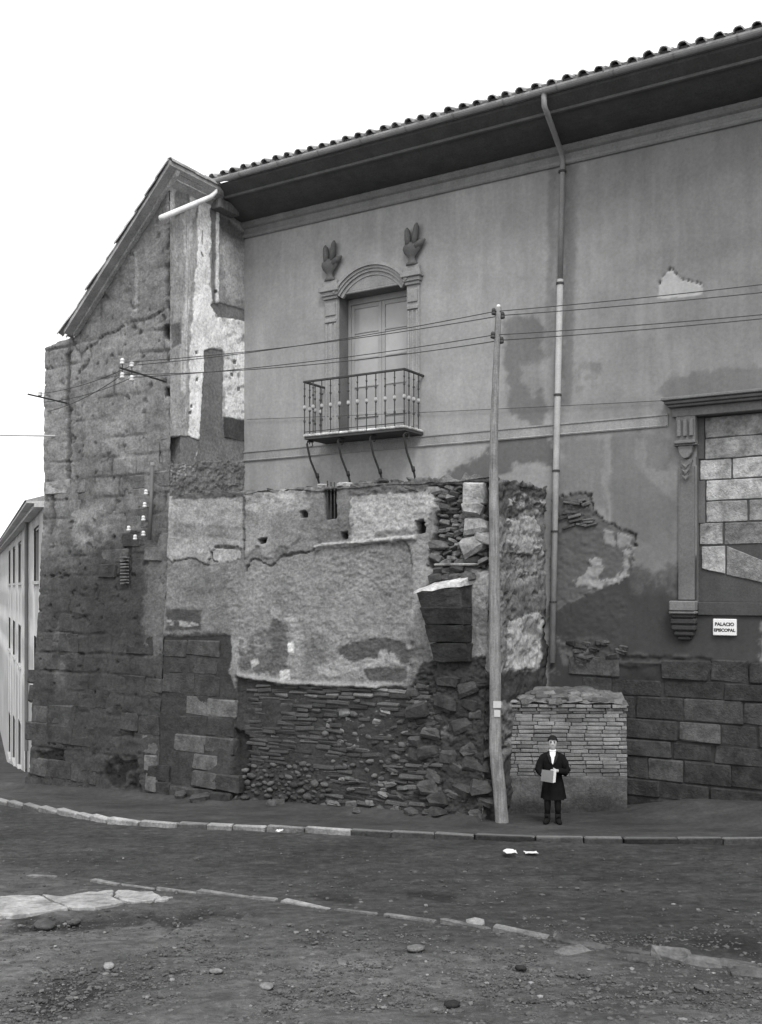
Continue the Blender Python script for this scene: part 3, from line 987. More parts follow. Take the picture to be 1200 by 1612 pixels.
for z1, z0, sp, tn in rows:
    for a0, a1 in sp:
        t2 = tn * random.uniform(.92, 1.08)
        if z1 == 5.52:
            t2 = .34 if a0 < 11 else .19
        if z1 < 6.0 and a0 > 11.8:
            t2 = .26
        MB().box(a0 + .004, a1 - .004, -.3, -.13 + random.uniform(-.008, .008), z0 + .007, z1 - .004).build('stone', M_STONE, fill, t2, bevel=.012)
        roughen(list(fill.children)[-1], .016, 3, int(z1 * 100 + a0 * 10), 7)
for pts, t2 in [([(11.02, 5.08), (11.45, 5.08), (11.45, 4.56), (11.02, 4.66)], .38), ([(11.48, 5.08), (12.3, 4.72), (12.9, 4.6), (12.9, 4.2), (11.48, 4.54)], .2)]:
    roughen(MB().prism(pts, -.3, -.12).build('stone', M_STONE, fill, t2, bevel=.012), .012, 2, 3, 7)
MB().box(WS0 + .002, WS1 - .002, -.32, -.15, WZ0 + .002, 4.53).build('plaster_patch', M_TRIM, fill, .075)
MB().box(WS0 + .002, 11.06, -.32, -.13, 6.75, 7.53).build('plaster_patch', M_TRIM, fill, .12)
MB().box(WS0 + .002, 11.08, -.32, -.13, 5.53, 6.33).build('plaster_patch', M_TRIM, fill, .14)

# ---- squared base stones of the palace, right of the brick pier
z = -.55
row = 0
while z < 3.02:
    h = random.choice([.34, .4, .44])
    s = 8.9 - random.uniform(0, .5)
    while s < 16.5:
        L = random.uniform(.55, 1.15)
        pxx, pyy = pxof(s + L / 2, 0, z + h / 2)
        if not (pyy < 1050 + 10 * math.sin(pxx / 30)):
            t = .054 * random.uniform(.8, 1.25)
            if random.random() < .14:
                t *= 1.5
            if pyy > 1215:
                t *= .75
            piece(random.choice([ASHLAR, ERODED]), 'stone', s + L / 2, -.125 + random.uniform(-.02, .02), z + h / 2, (L - .012, .3, h - .014), t, palace, (random.uniform(-.02, .02), random.uniform(-.012, .012), random.uniform(-.02, .02)))
        s += L
    z += h
    row += 1
# bare stones and tile bits in the broken plaster
for k in range(16):
    px_, py_ = random.uniform(880, 930), random.uniform(788, 835)
    s, zz_ = hit(px_, py_, 0)
    piece(BRICK, 'brick', s, -.05, zz_, (random.uniform(.15, .3), .15, random.uniform(.04, .06)), random.uniform(.07, .16), palace, (random.uniform(-.1, .1), random.uniform(-.25, .25), random.uniform(-.1, .1)))
for k in range(14):
    px_, py_ = random.uniform(885, 985), random.uniform(1005, 1045)
    s, zz_ = hit(px_, py_, 0)
    piece(ROUGH, 'stone', s, -.06, zz_, (random.uniform(.15, .35), .25, random.uniform(.08, .14)), random.uniform(.05, .13), palace, (random.uniform(-.1, .1), random.uniform(-.2, .2), random.uniform(-.1, .1)))

# ================================================================== OLD GABLED HOUSE (left)
def ofr(z):
    return 2.58 + .07 * np.maximum(0, 6.35 - np.asarray(z, float))


house = thing('gabled_house', 'tall old stone house end with sloping tiled gable and peeling whitewashed right flank', 'house', wp(-2, 1.5, -.7))


def gable_top(s):
    s = np.asarray(s, float)
    up = 10.62 + .965 * (s + 2.86)
    lo = 10.22 + .10 * (s + 4.2) + .05 * fbm(s * 3, s * 0, 3, 2)
    return np.where(s > -2.86, up, lo)


us = cuts(-4.2, 0, .03, (-2.87, -2.85))
vs_ = np.linspace(0, 1, 400)
S, V = np.meshgrid(us, vs_, indexing='ij')
Z = -1.3 + V * (gable_top(S) + 1.3)
O = ofr(Z)
PX, PY = proj_grid(world_of(S, O, Z))
yw = PY + 75 * fbm(PX / 55, PY / 75, 4, 15, .62)
tone = (.225 - .075 * sstep(600, 860, yw) - .07 * sstep(800, 1010, yw)) * (1 + .22 * fbm(PX / 40, PY / 50, 4, 61)) * (1 + .15 * fbm(PX / 6, PY / 9, 3, 62))
# eroded block work: courses that show here and there
cz_ = Z / .46 + .12 * fbm(S * 1.2, Z * .8, 2, 5)
ci = np.floor(cz_)
bx = S / .78 + .37 * (ci % 2) + .13 * np.sin(ci * 2.3) + .12 * fbm(S * 2, Z * 2, 2, 8)
jz = np.minimum(cz_ - ci, 1 - (cz_ - ci)) * .46
jx = np.minimum(bx - np.floor(bx), 1 - bx + np.floor(bx)) * .78
joint = sstep(.04, .012, np.minimum(jz, jx)) * sstep(-.15, .35, fbm(S * 1.1 + 3, Z * 1.1, 3, 19))
blk = vnoise(np.floor(bx) * 7.7 + .5, ci * 3.3 + .5, 3)
hgt = .045 * fbm(S * 1.3, Z * 1.3, 3, 31) + .03 * fbm(S * 4.5, Z * 5.5, 4, 32) + .03 * blk - .035 * joint
pit = sstep(.42, .62, fbm(S * 5, Z * 7, 3, 33))
hgt = hgt - .05 * pit
tone = tone * (1 - .4 * joint) * (1 - .45 * pit) * (1 + .25 * blk)
tone, hgt = paint(PX, PY, tone, hgt, [
    dict(p=[(60, 530), (108, 530), (106, 700), (90, 860), (60, 880)], t=.27, warp=9, soft=8, op=.6),
    dict(p=[(128, 560), (160, 532), (200, 512), (232, 503), (270, 480), (285, 260), (110, 520)], t=.185, warp=5, soft=1.3, h=.035, crack=1.6, clim=(470, 600)),
    dict(p=[(214, 398), (219, 396), (219, 488), (214, 490)], t=.33, warp=2, soft=1.5, op=.8),
    dict(p=[(190, 420), (193, 420), (194, 470), (190, 470)], t=.1, warp=2, soft=1.2, op=.6),
    dict(p=[(160, 472), (164, 472), (163, 500), (159, 500)], t=.1, warp=2, soft=1.5, op=.7),
    dict(p=[(104, 556), (110, 556), (111, 760), (105, 770)], t=.1, warp=3, soft=1.5, h=-.07),
    dict(p=[(78, 775), (84, 770), (85, 830), (78, 850)], t=.1, warp=3, soft=2, h=-.05),
    dict(p=[(264, 380), (276, 330), (277, 490), (268, 500), (262, 470)], t=.08, warp=5, soft=2, h=-.05, grain=-.1, gs=6),
    dict(p=[(258, 514), (269, 510), (272, 526), (265, 536), (257, 530)], t=.02, warp=2, soft=1.5, h=-.25),
    dict(p=[(261, 612), (268, 612), (268, 624), (261, 624)], t=.02, warp=2, soft=1.2, h=-.2),
    dict(p=[(196, 505), (206, 504), (205, 513), (197, 513)], t=.4, warp=2, soft=1.5),
    dict(p=[(176, 665), (232, 655), (238, 700), (222, 740), (180, 720)], t=.27, warp=9, soft=5, op=.55),
    dict(p=[(112, 810), (150, 790), (170, 800), (172, 850), (130, 880), (112, 860)], t=.31, warp=9, soft=5, op=.6),
    dict(p=[(140, 770), (160, 768), (160, 795), (140, 795)], t=.13, warp=6, soft=4, op=.6),
    # rising damp and soot on the foot of the wall
    dict(p=[(30, 830), (80, 800), (130, 850), (170, 790), (215, 810), (262, 800), (275, 900), (275, 1300), (20, 1300)], t=.085, warp=34, soft=24, ws=28, op=.6, grain=-.1, gs=16),
    dict(p=[(120, 700), (150, 720), (140, 800), (118, 790)], t=.13, warp=12, soft=6, op=.6),
    dict(p=[(225, 600), (262, 640), (262, 720), (230, 700)], t=.16, warp=12, soft=6, op=.6),
    dict(p=[(30, 890), (60, 905), (100, 880), (118, 900), (130, 865), (160, 845), (190, 862), (215, 850), (238, 870), (240, 930), (238, 1000), (270, 1030), (285, 1060), (285, 1300), (20, 1300)], t=.045, warp=32, soft=26, ws=26, op=.72),
    dict(p=[(130, 930), (200, 900), (232, 930), (220, 1010), (150, 1010)], t=.042, warp=12, soft=10, op=.7),
    dict(p=[(232, 880), (262, 870), (268, 1020), (226, 1040)], t=.13, warp=9, soft=5, op=.7),
    dict(p=[(84, 990), (100, 960), (104, 1080), (88, 1090)], t=.12, warp=8, soft=6, op=.6),
    dict(p=[(40, 890), (78, 880), (80, 960), (70, 1050), (40, 1050)], t=.085, warp=8, soft=5, op=.6),
    dict(p=[(60, 1185), (100, 1180), (103, 1205), (60, 1205)], t=.022, warp=6, soft=4, h=-.06),
    dict(p=[(165, 1205), (185, 1190), (216, 1196), (220, 1248), (180, 1240), (168, 1225)], t=.022, warp=9, soft=5, h=-.05, grain=-.2, gs=10),
    dict(p=[(120, 1130), (222, 1110), (222, 1180), (130, 1190)], t=.05, warp=9, soft=8, op=.6),
    dict(p=[(190, 845), (206, 850), (206, 930), (186, 930)], t=.05, warp=4, soft=2, h=-.05),
    dict(p=[(256, 1120), (264, 1116), (278, 1122), (279, 1190), (256, 1196)], t=.018, warp=1.5, soft=1.2, h=-.3),
], 90)
HT, HH, HS, HTOP = tone.copy(), hgt.copy(), S[:, 0], gable_top(S[:, 0])


def on_house(s, z):
    i = int(np.clip(np.searchsorted(HS, s), 0, len(HS) - 1))
    j = int(np.clip((z + 1.3) / (HTOP[i] + 1.3) * 399, 0, 399))
    a = HT[max(0, i - 5):i + 6, max(0, j - 4):j + 5]
    b = HH[max(0, i - 5):i + 6, max(0, j - 4):j + 5]
    return float(np.median(a)), float(np.median(b))


grid_obj('front_wall', world_of(S, O + hgt, Z), tone, M_RUBBLE, house)
MB().prism([(-4.2, -1), (-.02, -1), (-.02, 13.3), (-2.86, 10.55), (-4.2, 10.1)], -5, 2.25).build('wall_core', M_RUBBLE, house)
core = [o for o in house.children if o.name.startswith('wall_core')][0]
a_ = core.data.attributes.new('tone', 'FLOAT', 'POINT')
a_.data.foreach_set('value', [.2] * len(core.data.vertices))
# right flank (return wall), whitewash peeling off
us = cuts(-.05, 2.6, .02)
zs = cuts(6.0, 13.45, .025)
O, Z = np.meshgrid(us, zs, indexing='ij')
PX, PY = proj_grid(world_of(0 * O, O, Z))
tone = .37 * (1 + .2 * fbm(PX / 18, PY / 40, 4, 161)) * (1 + .12 * fbm(PX / 3, PY / 30, 3, 162))
hgt = .012 * fbm(O * 3, Z * 2, 3, 131) + .01 * fbm(O * 9, Z * 7, 3, 132)
tone, hgt = paint(PX, PY, tone, hgt, [  # some dark strips here are pipe shadow put into the tone
    dict(p=[(276, 300), (320, 306), (345, 322), (342, 348), (300, 338), (296, 318), (288, 336), (275, 345)], t=.17, warp=4, soft=2, h=.012),
    dict(p=[(343, 335), (388, 370), (388, 488), (343, 482)], t=.30, warp=3, soft=2, rough=.005),
    dict(p=[(350, 375), (388, 400), (388, 470), (352, 470)], t=.55, warp=9, soft=7, op=.7),
    dict(p=[(343, 335), (388, 370), (388, 385), (350, 365), (343, 352)], t=.12, warp=5, soft=4, op=.8),
    dict(p=[(288, 345), (300, 340), (305, 400), (300, 480), (296, 560), (290, 690), (282, 690), (284, 560), (293, 440)], t=.66, warp=5, soft=3, op=.9, grain=-.02, gs=3.5, gy=60),
    dict(p=[(299, 306), (312, 310), (306, 345), (300, 345)], t=.55, warp=3, soft=2, op=.9),
    dict(p=[(313, 312), (331, 322), (331, 440), (334, 482), (344, 505), (350, 546), (322, 551), (320, 600), (318, 692), (296, 690), (298, 600), (301, 520), (309, 420)], t=.92, warp=4, soft=1.8, h=.01),
    dict(p=[(268, 510), (284, 506), (286, 540), (270, 548)], t=.16, warp=4, soft=3),
    dict(p=[(335, 498), (388, 506), (388, 657), (354, 657), (353, 556), (346, 548), (333, 530)], t=.85, warp=5, soft=3, grain=-.34, gs=8),
    dict(p=[(340, 318), (345, 322), (344, 490), (339, 490)], t=.8, warp=1.5, soft=1.2, h=.02),
    dict(p=[(332, 330), (339, 330), (338, 480), (333, 470)], t=.2, warp=2, soft=1.5),
    dict(p=[(332, 480), (345, 476), (388, 490), (388, 506), (345, 498)], t=.10, warp=3, soft=2, h=-.05, rough=.02),
    dict(p=[(337, 455), (341, 455), (341, 462), (337, 462)], t=.05, warp=2, soft=1),
    dict(p=[(317, 362), (319, 362), (319, 385), (317, 385)], t=.25, warp=1, soft=.8),
    dict(p=[(315, 395), (318, 396), (321, 404), (319, 405)], t=.05, warp=1, soft=.7),
    dict(p=[(322, 552), (332, 549), (350, 552), (353, 570), (351, 655), (358, 725), (312, 725), (318, 640), (320, 600)], t=.115, warp=2, soft=1.2, h=-.06, rough=.03),
    dict(p=[(352, 656), (388, 662), (388, 694), (352, 690)], t=.075, warp=2, soft=2),
    dict(p=[(255, 730), (320, 712), (388, 720), (388, 790), (255, 790)], t=.17, warp=7, soft=4, rough=.05),
    dict(p=[(262, 730), (300, 728), (312, 745), (264, 750)], t=.32, warp=7, soft=3, grain=-.05, gs=6, rough=.05),
    dict(p=[(258, 690), (300, 688), (316, 696), (306, 722), (304, 729), (259, 728)], t=.008, warp=3, soft=1.4, h=-.32),  # near-black: shade inside the hole put into the tone
    dict(p=[(352, 690), (386, 694), (386, 718), (380, 727), (362, 724), (352, 705)], t=.008, warp=3, soft=1.4, h=-.3),  # second hole, inner shade put into the tone likewise
    dict(p=[(362, 766), (378, 766), (378, 774), (362, 774)], t=.02, warp=2, soft=1.2, h=-.15),
] + [dict(p=[(x - 2, y - 2.4), (x + 2, y - 2.4), (x + 2, y + 2.4), (x - 2, y + 2.4)], t=.03, warp=1.4, soft=1, h=-.05) for x, y in
     [(310, 555), (311, 598), (330, 590), (345, 600), (345, 640), (340, 668), (328, 612), (346, 628), (370, 570), (376, 612), (300, 650), (302, 640), (340, 743), (322, 748), (372, 745), (335, 760), (310, 760), (296, 742), (366, 590)]], 190)
W = world_of(hgt, O, Z)
grid_obj('flank_wall', W[::-1], tone[::-1], M_RUBBLE, house)
# corbelled eave under the roof on the flank
MB().box(.02, .16, .9, 2.62, 13.40, 13.50).build('eave_board', M_WOOD, house, .5, bevel=.01)
MB().box(.02, .26, .05, 2.70, 13.505, 13.58).build('eave_board', M_WOOD, house, .3, bevel=.01)
MB().box(.02, .30, .55, 1.25, 13.20, 13.42).build('beam_end', M_WOOD, house, .14, bevel=.01)
# roof: one slope falling to the left, verge over the front
sx = .965
rf = MB()
zr = lambda s: 13.66 + sx * (s - .3)
rf.prism([(.32, zr(.32)), (-3.06, zr(-3.06)), (-3.06, zr(-3.06) - .10), (.32, zr(.32) - .10)], -5, 2.95)
roof2 = rf.build('roof', M_TILE, house, .34)
MB().prism([(.30, zr(.30) - .102), (-3.0, zr(-3.0) - .102), (-3.0, zr(-3.0) - .17), (.25, zr(.25) - .17)], 2.60, 2.72).build('verge_board', M_WOOD, roof2, .4)
ang = math.atan(sx)
for col in range(3):
    for k in range(11):
        s = .12 - k * .315
        ob = bpy.data.objects.new('roof_tile', random.choice(TILES))
        link(ob, roof2)
        ob.location = Vector(wp(s, 2.90 - col * .26 + random.uniform(-.03, .03), zr(s) - .005 + random.uniform(0, .014))) - origin(roof2)
        ob.rotation_euler = (Matrix.Rotation(TH, 3, 'Z') @ Matrix.Rotation(-ang + .05 + random.uniform(-.03, .03), 3, 'Y') @ Matrix.Rotation(R(-90), 3, 'Z')).to_euler()
        tone_of(ob, random.uniform(.34, .5))
for k in range(11):
    ob = bpy.data.objects.new('ridge_tile', random.choice(TILES))
    link(ob, roof2)
    ob.location = Vector(wp(.26, 2.66 - k * .38, zr(.26) + .05 + random.uniform(-.01, .012))) - origin(roof2)
    ob.rotation_euler = (random.uniform(-.03, .03), .1, TH + random.uniform(-.05, .05))
    tone_of(ob, random.uniform(.25, .4))
# rainwater spout thrown across the flank
sp = MB().tube([wp(.26, 1.36, 13.74), wp(.26, 1.38, 13.5), wp(.22, 1.5, 13.36), wp(.12, 3.02, 12.42)], [.055, .055, .062, .068], 10)
tag(sp.build('rainwater_spout', M_PIPE, None, .85, smooth=True, base=wp(.26, 1.4, 13.3)), 'pale metal spout slanting from the gutter end across the peeling white flank', 'drain spout')
# squared stones in the foot of the house, and those that stand out higher up
z = -1.1
while z < 6.6:
    h = random.choice([.36, .42, .46])
    s = -4.15 - random.uniform(0, .3)
    while s < -.15:
        L = random.uniform(.5, .95)
        L = min(L, .02 - s)
        pxx, pyy = pxof(s + L / 2, float(ofr(z)), z + h / 2)
        pr = .8 if pyy > 1150 else (.5 if pyy > 1000 else .28)
        hole = (160 < pxx < 222 and pyy > 1188) or (250 < pxx < 284 and 1095 < pyy < 1205) or (186 < pxx < 206 and 860 < pyy < 930)
        if L > .25 and random.random() < pr and not hole:
            t, hh_ = on_house(s + L / 2, z + h / 2)
            t *= random.uniform(.8, 1.25)
            if pxx > 214 and pyy > 1170:
                t = .12 * random.uniform(.8, 1.3)
            if pxx < 80 and pyy > 900:
                t *= 1.2
            tilt = -math.atan(.07) if z < 6.35 else 0
            piece(ERODED, 'stone', s + L / 2, float(ofr(z + h / 2)) + hh_ - .165 + random.uniform(.0, .022), z + h / 2, (L - .02, .34, h - .025), t, house, (tilt + random.uniform(-.02, .02), random.uniform(-.025, .025), random.uniform(-.02, .02)))
        s += L
    z += h
for k in range(9):           # little brick-barred vent
    s, zz_ = hit(196, 878 + k * 5, 2.75)
    piece(BRICK, 'vent_brick', s, 2.745, zz_, (.2, .1, .032), .15, house, (0, random.uniform(-.05, .05), 0))

# ================================================================== RUINED TOWER (the projecting block)
tower = thing('ruined_tower', 'broken stump of a masonry tower with patched render, thin brick courses and rubble', 'ruin', wp(3.8, 1.6, -.4))
SR = 7.92


def tower_top(s):
    return 6.36 + .05 * fbm(s * 2.2, s * 0 + 3, 3, 4) + np.where(s > 6.3, .14 * fbm(s * 5, s * 0 + 9, 3, 6), 0)


us = cuts(0, SR, .026)
vs_ = np.linspace(0, 1, 300)
S, V = np.meshgrid(us, vs_, indexing='ij')
Z = -1.0 + V * (tower_top(S) + 1.0)
bulge = .28 * np.exp(-((S - 2.1) / .9) ** 2 - ((Z + .1) / .8) ** 2) + .12 * np.exp(-((S - 6.8) / .7) ** 2 - ((Z + .1) / .9) ** 2)
O = ofr(Z) + bulge


def ofull(s, z):
    return float(ofr(z)) + .28 * math.exp(-((s - 2.1) / .9) ** 2 - ((z + .1) / .8) ** 2) + .12 * math.exp(-((s - 6.8) / .7) ** 2 - ((z + .1) / .9) ** 2)


PX, PY = proj_grid(world_of(S, O, Z))
tone = .20 * (1 + .2 * fbm(PX / 30, PY / 24, 4, 261)) * (1 + .18 * fbm(PX / 6, PY / 5, 3, 262))
hgt = .03 * fbm(S * 1.4, Z * 1.4, 3, 231) + .018 * fbm(S * 6, Z * 8, 3, 232)
BRICKZ = [(372, 1066), (450, 1078), (590, 1084), (640, 1080), (690, 1075), (700, 1310), (372, 1310), (365, 1160)]
ASHZ = [(215, 1005), (365, 1000), (360, 1060), (372, 1090), (366, 1320), (200, 1320)]
tone, hgt = paint(PX, PY, tone, hgt, [
    # thin levelling courses in the upper band
    dict(p=[(262, 775), (385, 772), (385, 865), (360, 858), (340, 862), (325, 890), (300, 878), (275, 885), (262, 880)], t=.30, warp=5, soft=1.4, h=.035, crack=1.5, clim=(850, 895), rough=.012),
    dict(p=[(275, 822), (382, 828), (382, 850), (275, 846)], t=.20, warp=5, soft=4, op=.8),
    dict(p=[(275, 775), (385, 774), (490, 768), (490, 778), (385, 783), (275, 786)], t=.10, warp=3, soft=2, rough=.02),
    dict(p=[(385, 776), (480, 772), (488, 800), (480, 815), (470, 850), (455, 862), (440, 858), (430, 880), (415, 876), (408, 858), (386, 880)], t=.24, warp=5, soft=1.4, h=.03),
    dict(p=[(384, 778), (470, 778), (468, 800), (440, 810), (386, 800)], t=.36, warp=8, soft=4, grain=-.12, gs=10),
    dict(p=[(383, 776), (386, 776), (388, 880), (384, 880)], t=.12, warp=1.5, soft=1),
    dict(p=[(330, 866), (345, 862), (378, 866), (380, 880), (360, 884), (336, 886)], t=.33, warp=3, soft=1.5, h=.01, crack=1),
    dict(p=[(322, 898), (345, 898), (345, 920), (322, 920)], t=.10, warp=2, soft=1.5),
    dict(p=[(300, 925), (350, 925), (352, 937), (300, 936)], t=.11, warp=3, soft=2, op=.8),
    # rough cast panel
    dict(p=[(374, 1000), (380, 930), (388, 892), (402, 880), (415, 886), (428, 892), (440, 876), (470, 872), (492, 868), (504, 862), (640, 852), (646, 880), (652, 940), (640, 980), (652, 1012), (640, 1076), (450, 1074), (374, 1060)], t=.225, warp=4, soft=1.3, h=-.012, crack=2.6, clim=(850, 900), rough=.028),
    dict(p=[(500, 860), (640, 850), (640, 930), (560, 940)], t=.24, warp=14, soft=10, op=.7, rough=.02),
    dict(p=[(590, 860), (645, 856), (648, 930), (610, 960), (588, 940)], t=.18, warp=8, soft=8, op=.7),
    dict(p=[(425, 955), (440, 958), (446, 972), (470, 972), (468, 980), (440, 978), (428, 972)], t=.32, warp=3, soft=2, h=.012),
    dict(p=[(374, 1010), (420, 990), (430, 976), (452, 984), (455, 1062), (376, 1054)], t=.105, warp=8, ws=9, soft=3, op=.92),
    dict(p=[(380, 1000), (420, 995), (428, 1030), (400, 1035), (380, 1030)], t=.22, warp=9, soft=4, grain=.0, gs=9),
    dict(p=[(455, 985), (476, 985), (478, 1068), (455, 1066)], t=.25, warp=3, soft=3, h=.012),
    dict(p=[(476, 1010), (510, 1000), (520, 1030), (500, 1062), (478, 1060)], t=.15, warp=8, soft=5, op=.7),
    dict(p=[(530, 1022), (556, 1010), (608, 1004), (636, 1014), (646, 1034), (640, 1046), (610, 1038), (560, 1052), (540, 1046)], t=.082, warp=4, soft=2, h=-.012),
    dict(p=[(496, 1048), (528, 1044), (536, 1030), (546, 1038), (556, 1044), (575, 1036), (592, 1040), (600, 1022), (622, 1030), (630, 1046), (596, 1052), (590, 1068), (500, 1064)], t=.28, warp=5, ws=8, soft=1.6, h=.012),
    dict(p=[(575, 1052), (640, 1048), (640, 1074), (580, 1072)], t=.085, warp=5, soft=3),
    dict(p=[(452, 1012), (462, 1010), (463, 1030), (455, 1030)], t=.55, warp=2, soft=1.4, h=.01),
    dict(p=[(394, 1040), (406, 1036), (408, 1045), (396, 1052)], t=.42, warp=2, soft=1.4, h=.01),
    dict(p=[(440, 1056), (456, 1054), (456, 1070), (442, 1070)], t=.45, warp=2, soft=1.2, h=.015),
    # bright band right of the slit
    dict(p=[(552, 778), (600, 770), (690, 770), (684, 800), (664, 838), (600, 846), (552, 856), (556, 830), (548, 812), (556, 796)], t=.36, warp=9, ws=10, soft=2, h=.02, rough=.03),
    dict(p=[(545, 762), (640, 754), (694, 752), (690, 770), (640, 776), (550, 782)], t=.13, warp=4, soft=2, rough=.03),
    dict(p=[(590, 836), (640, 832), (655, 842), (590, 850)], t=.17, warp=4, soft=2, op=.8),
    dict(p=[(490, 772), (510, 768), (512, 815), (530, 815), (530, 766), (548, 764), (553, 800), (548, 840), (490, 850)], t=.185, warp=2, soft=1.5),
    dict(p=[(492, 820), (552, 815), (550, 850), (500, 858)], t=.15, warp=6, soft=4, rough=.025),
    dict(p=[(511, 772), (529, 770), (529, 816), (511, 818)], t=.02, warp=1, soft=1, h=-.25),
    dict(p=[(654, 820), (668, 818), (669, 838), (654, 841)], t=.018, warp=2, soft=1.2, h=-.25),
    dict(p=[(409, 849), (422, 847), (421, 855), (410, 857)], t=.018, warp=2, soft=1, h=-.2),
    dict(p=[(537, 838), (548, 837), (548, 848), (538, 849)], t=.018, warp=2, soft=1, h=-.2),
    dict(p=[(474, 806), (482, 804), (484, 814), (474, 816)], t=.03, warp=2, soft=1, h=-.12),
    dict(p=[(494, 861), (510, 855), (560, 852), (600, 847), (656, 842), (656, 849), (600, 854), (560, 859), (510, 863), (498, 868)], t=.42, warp=2.2, soft=1, h=.08),  # ledge top: overhead light put into the pale tone
    dict(p=[(372, 1059), (450, 1071), (520, 1075), (596, 1079), (596, 1085), (520, 1082), (450, 1078), (374, 1066)], t=.27, warp=2.5, soft=1, h=.07),  # lower ledge, top light put into the tone as well
    # right part: bare core and render scraps
    dict(p=[(642, 850), (684, 850), (690, 930), (658, 940), (648, 1000), (640, 980), (652, 940)], t=.25, warp=5, soft=3, rough=.02),
    dict(p=[(645, 1000), (690, 1040), (690, 1080), (642, 1080)], t=.14, warp=6, soft=4, rough=.03),
    dict(p=[(676, 765), (770, 760), (770, 900), (735, 890), (672, 895), (680, 850), (690, 800)], t=.085, warp=6, soft=2, h=-.16, rough=.06),
    dict(p=[(740, 895), (775, 890), (775, 960), (748, 960)], t=.36, warp=5, soft=2, rough=.02, grain=-.2, gs=8),
    dict(p=[(745, 955), (775, 955), (775, 1060), (752, 1050)], t=.22, warp=6, soft=3, rough=.03),
    dict(p=[(665, 1040), (775, 1030), (775, 1330), (690, 1330), (640, 1200), (645, 1080)], t=.04, warp=9, soft=5, rough=.06),
    dict(p=[(652, 1112), (662, 1108), (660, 1140), (652, 1140)], t=.25, warp=2, soft=1.4),
    dict(p=[(690, 1140), (730, 1140), (720, 1165), (690, 1160)], t=.12, warp=6, soft=4, grain=.0),
    # left foot: squared blocks
    dict(p=[(262, 890), (375, 885), (372, 1000), (262, 1005)], t=.17, warp=9, soft=6, op=.8, rough=.015),
    dict(p=[(262, 958), (318, 960), (318, 992), (262, 992)], t=.07, warp=4, soft=3),
    dict(p=[(262, 975), (300, 978), (318, 984), (300, 986), (262, 984)], t=.36, warp=2, soft=1.5, grain=-.1),
    dict(p=[(256, 998), (350, 995), (362, 1010), (358, 1060), (256, 1050)], t=.065, warp=7, soft=4),
    dict(p=[(358, 890), (376, 885), (374, 1060), (356, 1060), (362, 1000)], t=.22, warp=4, soft=3, rough=.02),
    dict(p=ASHZ, t=.042, warp=4, soft=3, h=-.02),
    dict(p=BRICKZ, t=.042, warp=5, soft=3, h=-.05, rough=.02),
    dict(p=[(365, 1150), (392, 1160), (390, 1240), (340, 1270), (270, 1262), (300, 1240), (366, 1230)], t=.022, warp=7, soft=5, h=-.1),
], 290)
# the brick band stays one plane where bricks will sit
grid_obj('front_wall', world_of(S, O + hgt, Z), tone, M_RUBBLE, tower)
# right return of the stump
us = cuts(0, 3.1, .026)
vs_ = np.linspace(0, 1, 260)
O2, V = np.meshgrid(us, vs_, indexing='ij')
top2 = 6.33 + .10 * fbm(O2 * 3, O2 * 0, 3, 14)
Z2 = -1.0 + V * (top2 + 1.0)
O2 = O2 * (ofr(Z2) / 3.1) * 1.0
PX, PY = proj_grid(world_of(SR + 0 * O2, O2, Z2))
tone = .24 * (1 + .25 * fbm(PX / 16, PY / 24, 4, 361)) * (1 + .2 * fbm(PX / 5, PY / 6, 3, 362))
pit = sstep(.25, .55, fbm(O2 * 5, Z2 * 6, 4, 333))
hgt = .06 * fbm(O2 * 2, Z2 * 2, 3, 331) + .05 * fbm(O2 * 6, Z2 * 7, 4, 332) - .06 * pit
tone = tone * (1 - .4 * pit)
tone, hgt = paint(PX, PY, tone, hgt, [
    dict(p=[(760, 760), (880, 765), (880, 810), (830, 800), (800, 815), (760, 815)], t=.09, warp=8, soft=3, rough=.05),
    dict(p=[(800, 775), (830, 772), (845, 790), (866, 785), (866, 800), (800, 800)], t=.34, warp=6, soft=2, grain=.05, gs=6, rough=.03),
    dict(p=[(800, 818), (840, 812), (855, 850), (835, 880), (805, 868)], t=.38, warp=8, soft=1.2, rough=.02, h=.03, crack=1.2, ws=9),
    dict(p=[(790, 870), (870, 875), (870, 900), (790, 900)], t=.15, warp=8, soft=3, rough=.04, h=-.03),
    dict(p=[(810, 880), (860, 868), (862, 900), (820, 905)], t=.28, warp=9, soft=1.4, op=.8, crack=1.2, ws=9),
    dict(p=[(788, 920), (862, 910), (866, 960), (792, 980)], t=.14, warp=10, soft=6, op=.8),
    dict(p=[(800, 975), (855, 965), (866, 1050), (800, 1056)], t=.40, warp=9, soft=1.4, h=.02, crack=1.2, ws=9),
    dict(p=[(822, 975), (850, 972), (848, 1000), (824, 1000)], t=.2, warp=5, soft=3, op=.8),
    dict(p=[(856, 960), (880, 960), (880, 1060), (850, 1060)], t=.05, warp=5, soft=4),
    dict(p=[(760, 1060), (900, 1050), (900, 1320), (760, 1320)], t=.05, warp=8, soft=6),
    dict(p=[(786, 1105), (812, 1105), (814, 1180), (786, 1200)], t=.2, warp=9, soft=4, grain=-.1, gs=8),
], 390)
W = world_of(SR + hgt, O2, Z2)
grid_obj('return_wall', W[::-1], tone[::-1], M_RUBBLE, tower)
m_ = MB().box(.02, SR - .25, .0, 2.3, -1, 6.28)
o_ = m_.build('wall_core', M_STONE, tower, .1)
# top: rough broken bed
us, ov = cuts(.0, SR, .06), cuts(0, 2.62, .06)
S, O = np.meshgrid(us, ov, indexing='ij')
Z = 6.28 + .05 * fbm(S * 3, O * 3, 3, 71) + .05 * fbm(S * 1.1, O * 1.1, 2, 72)
grid_obj('broken_top', world_of(S, O, Z), .16 * (1 + .4 * fbm(S * 3, O * 3, 3, 9)), M_RUBBLE, tower)
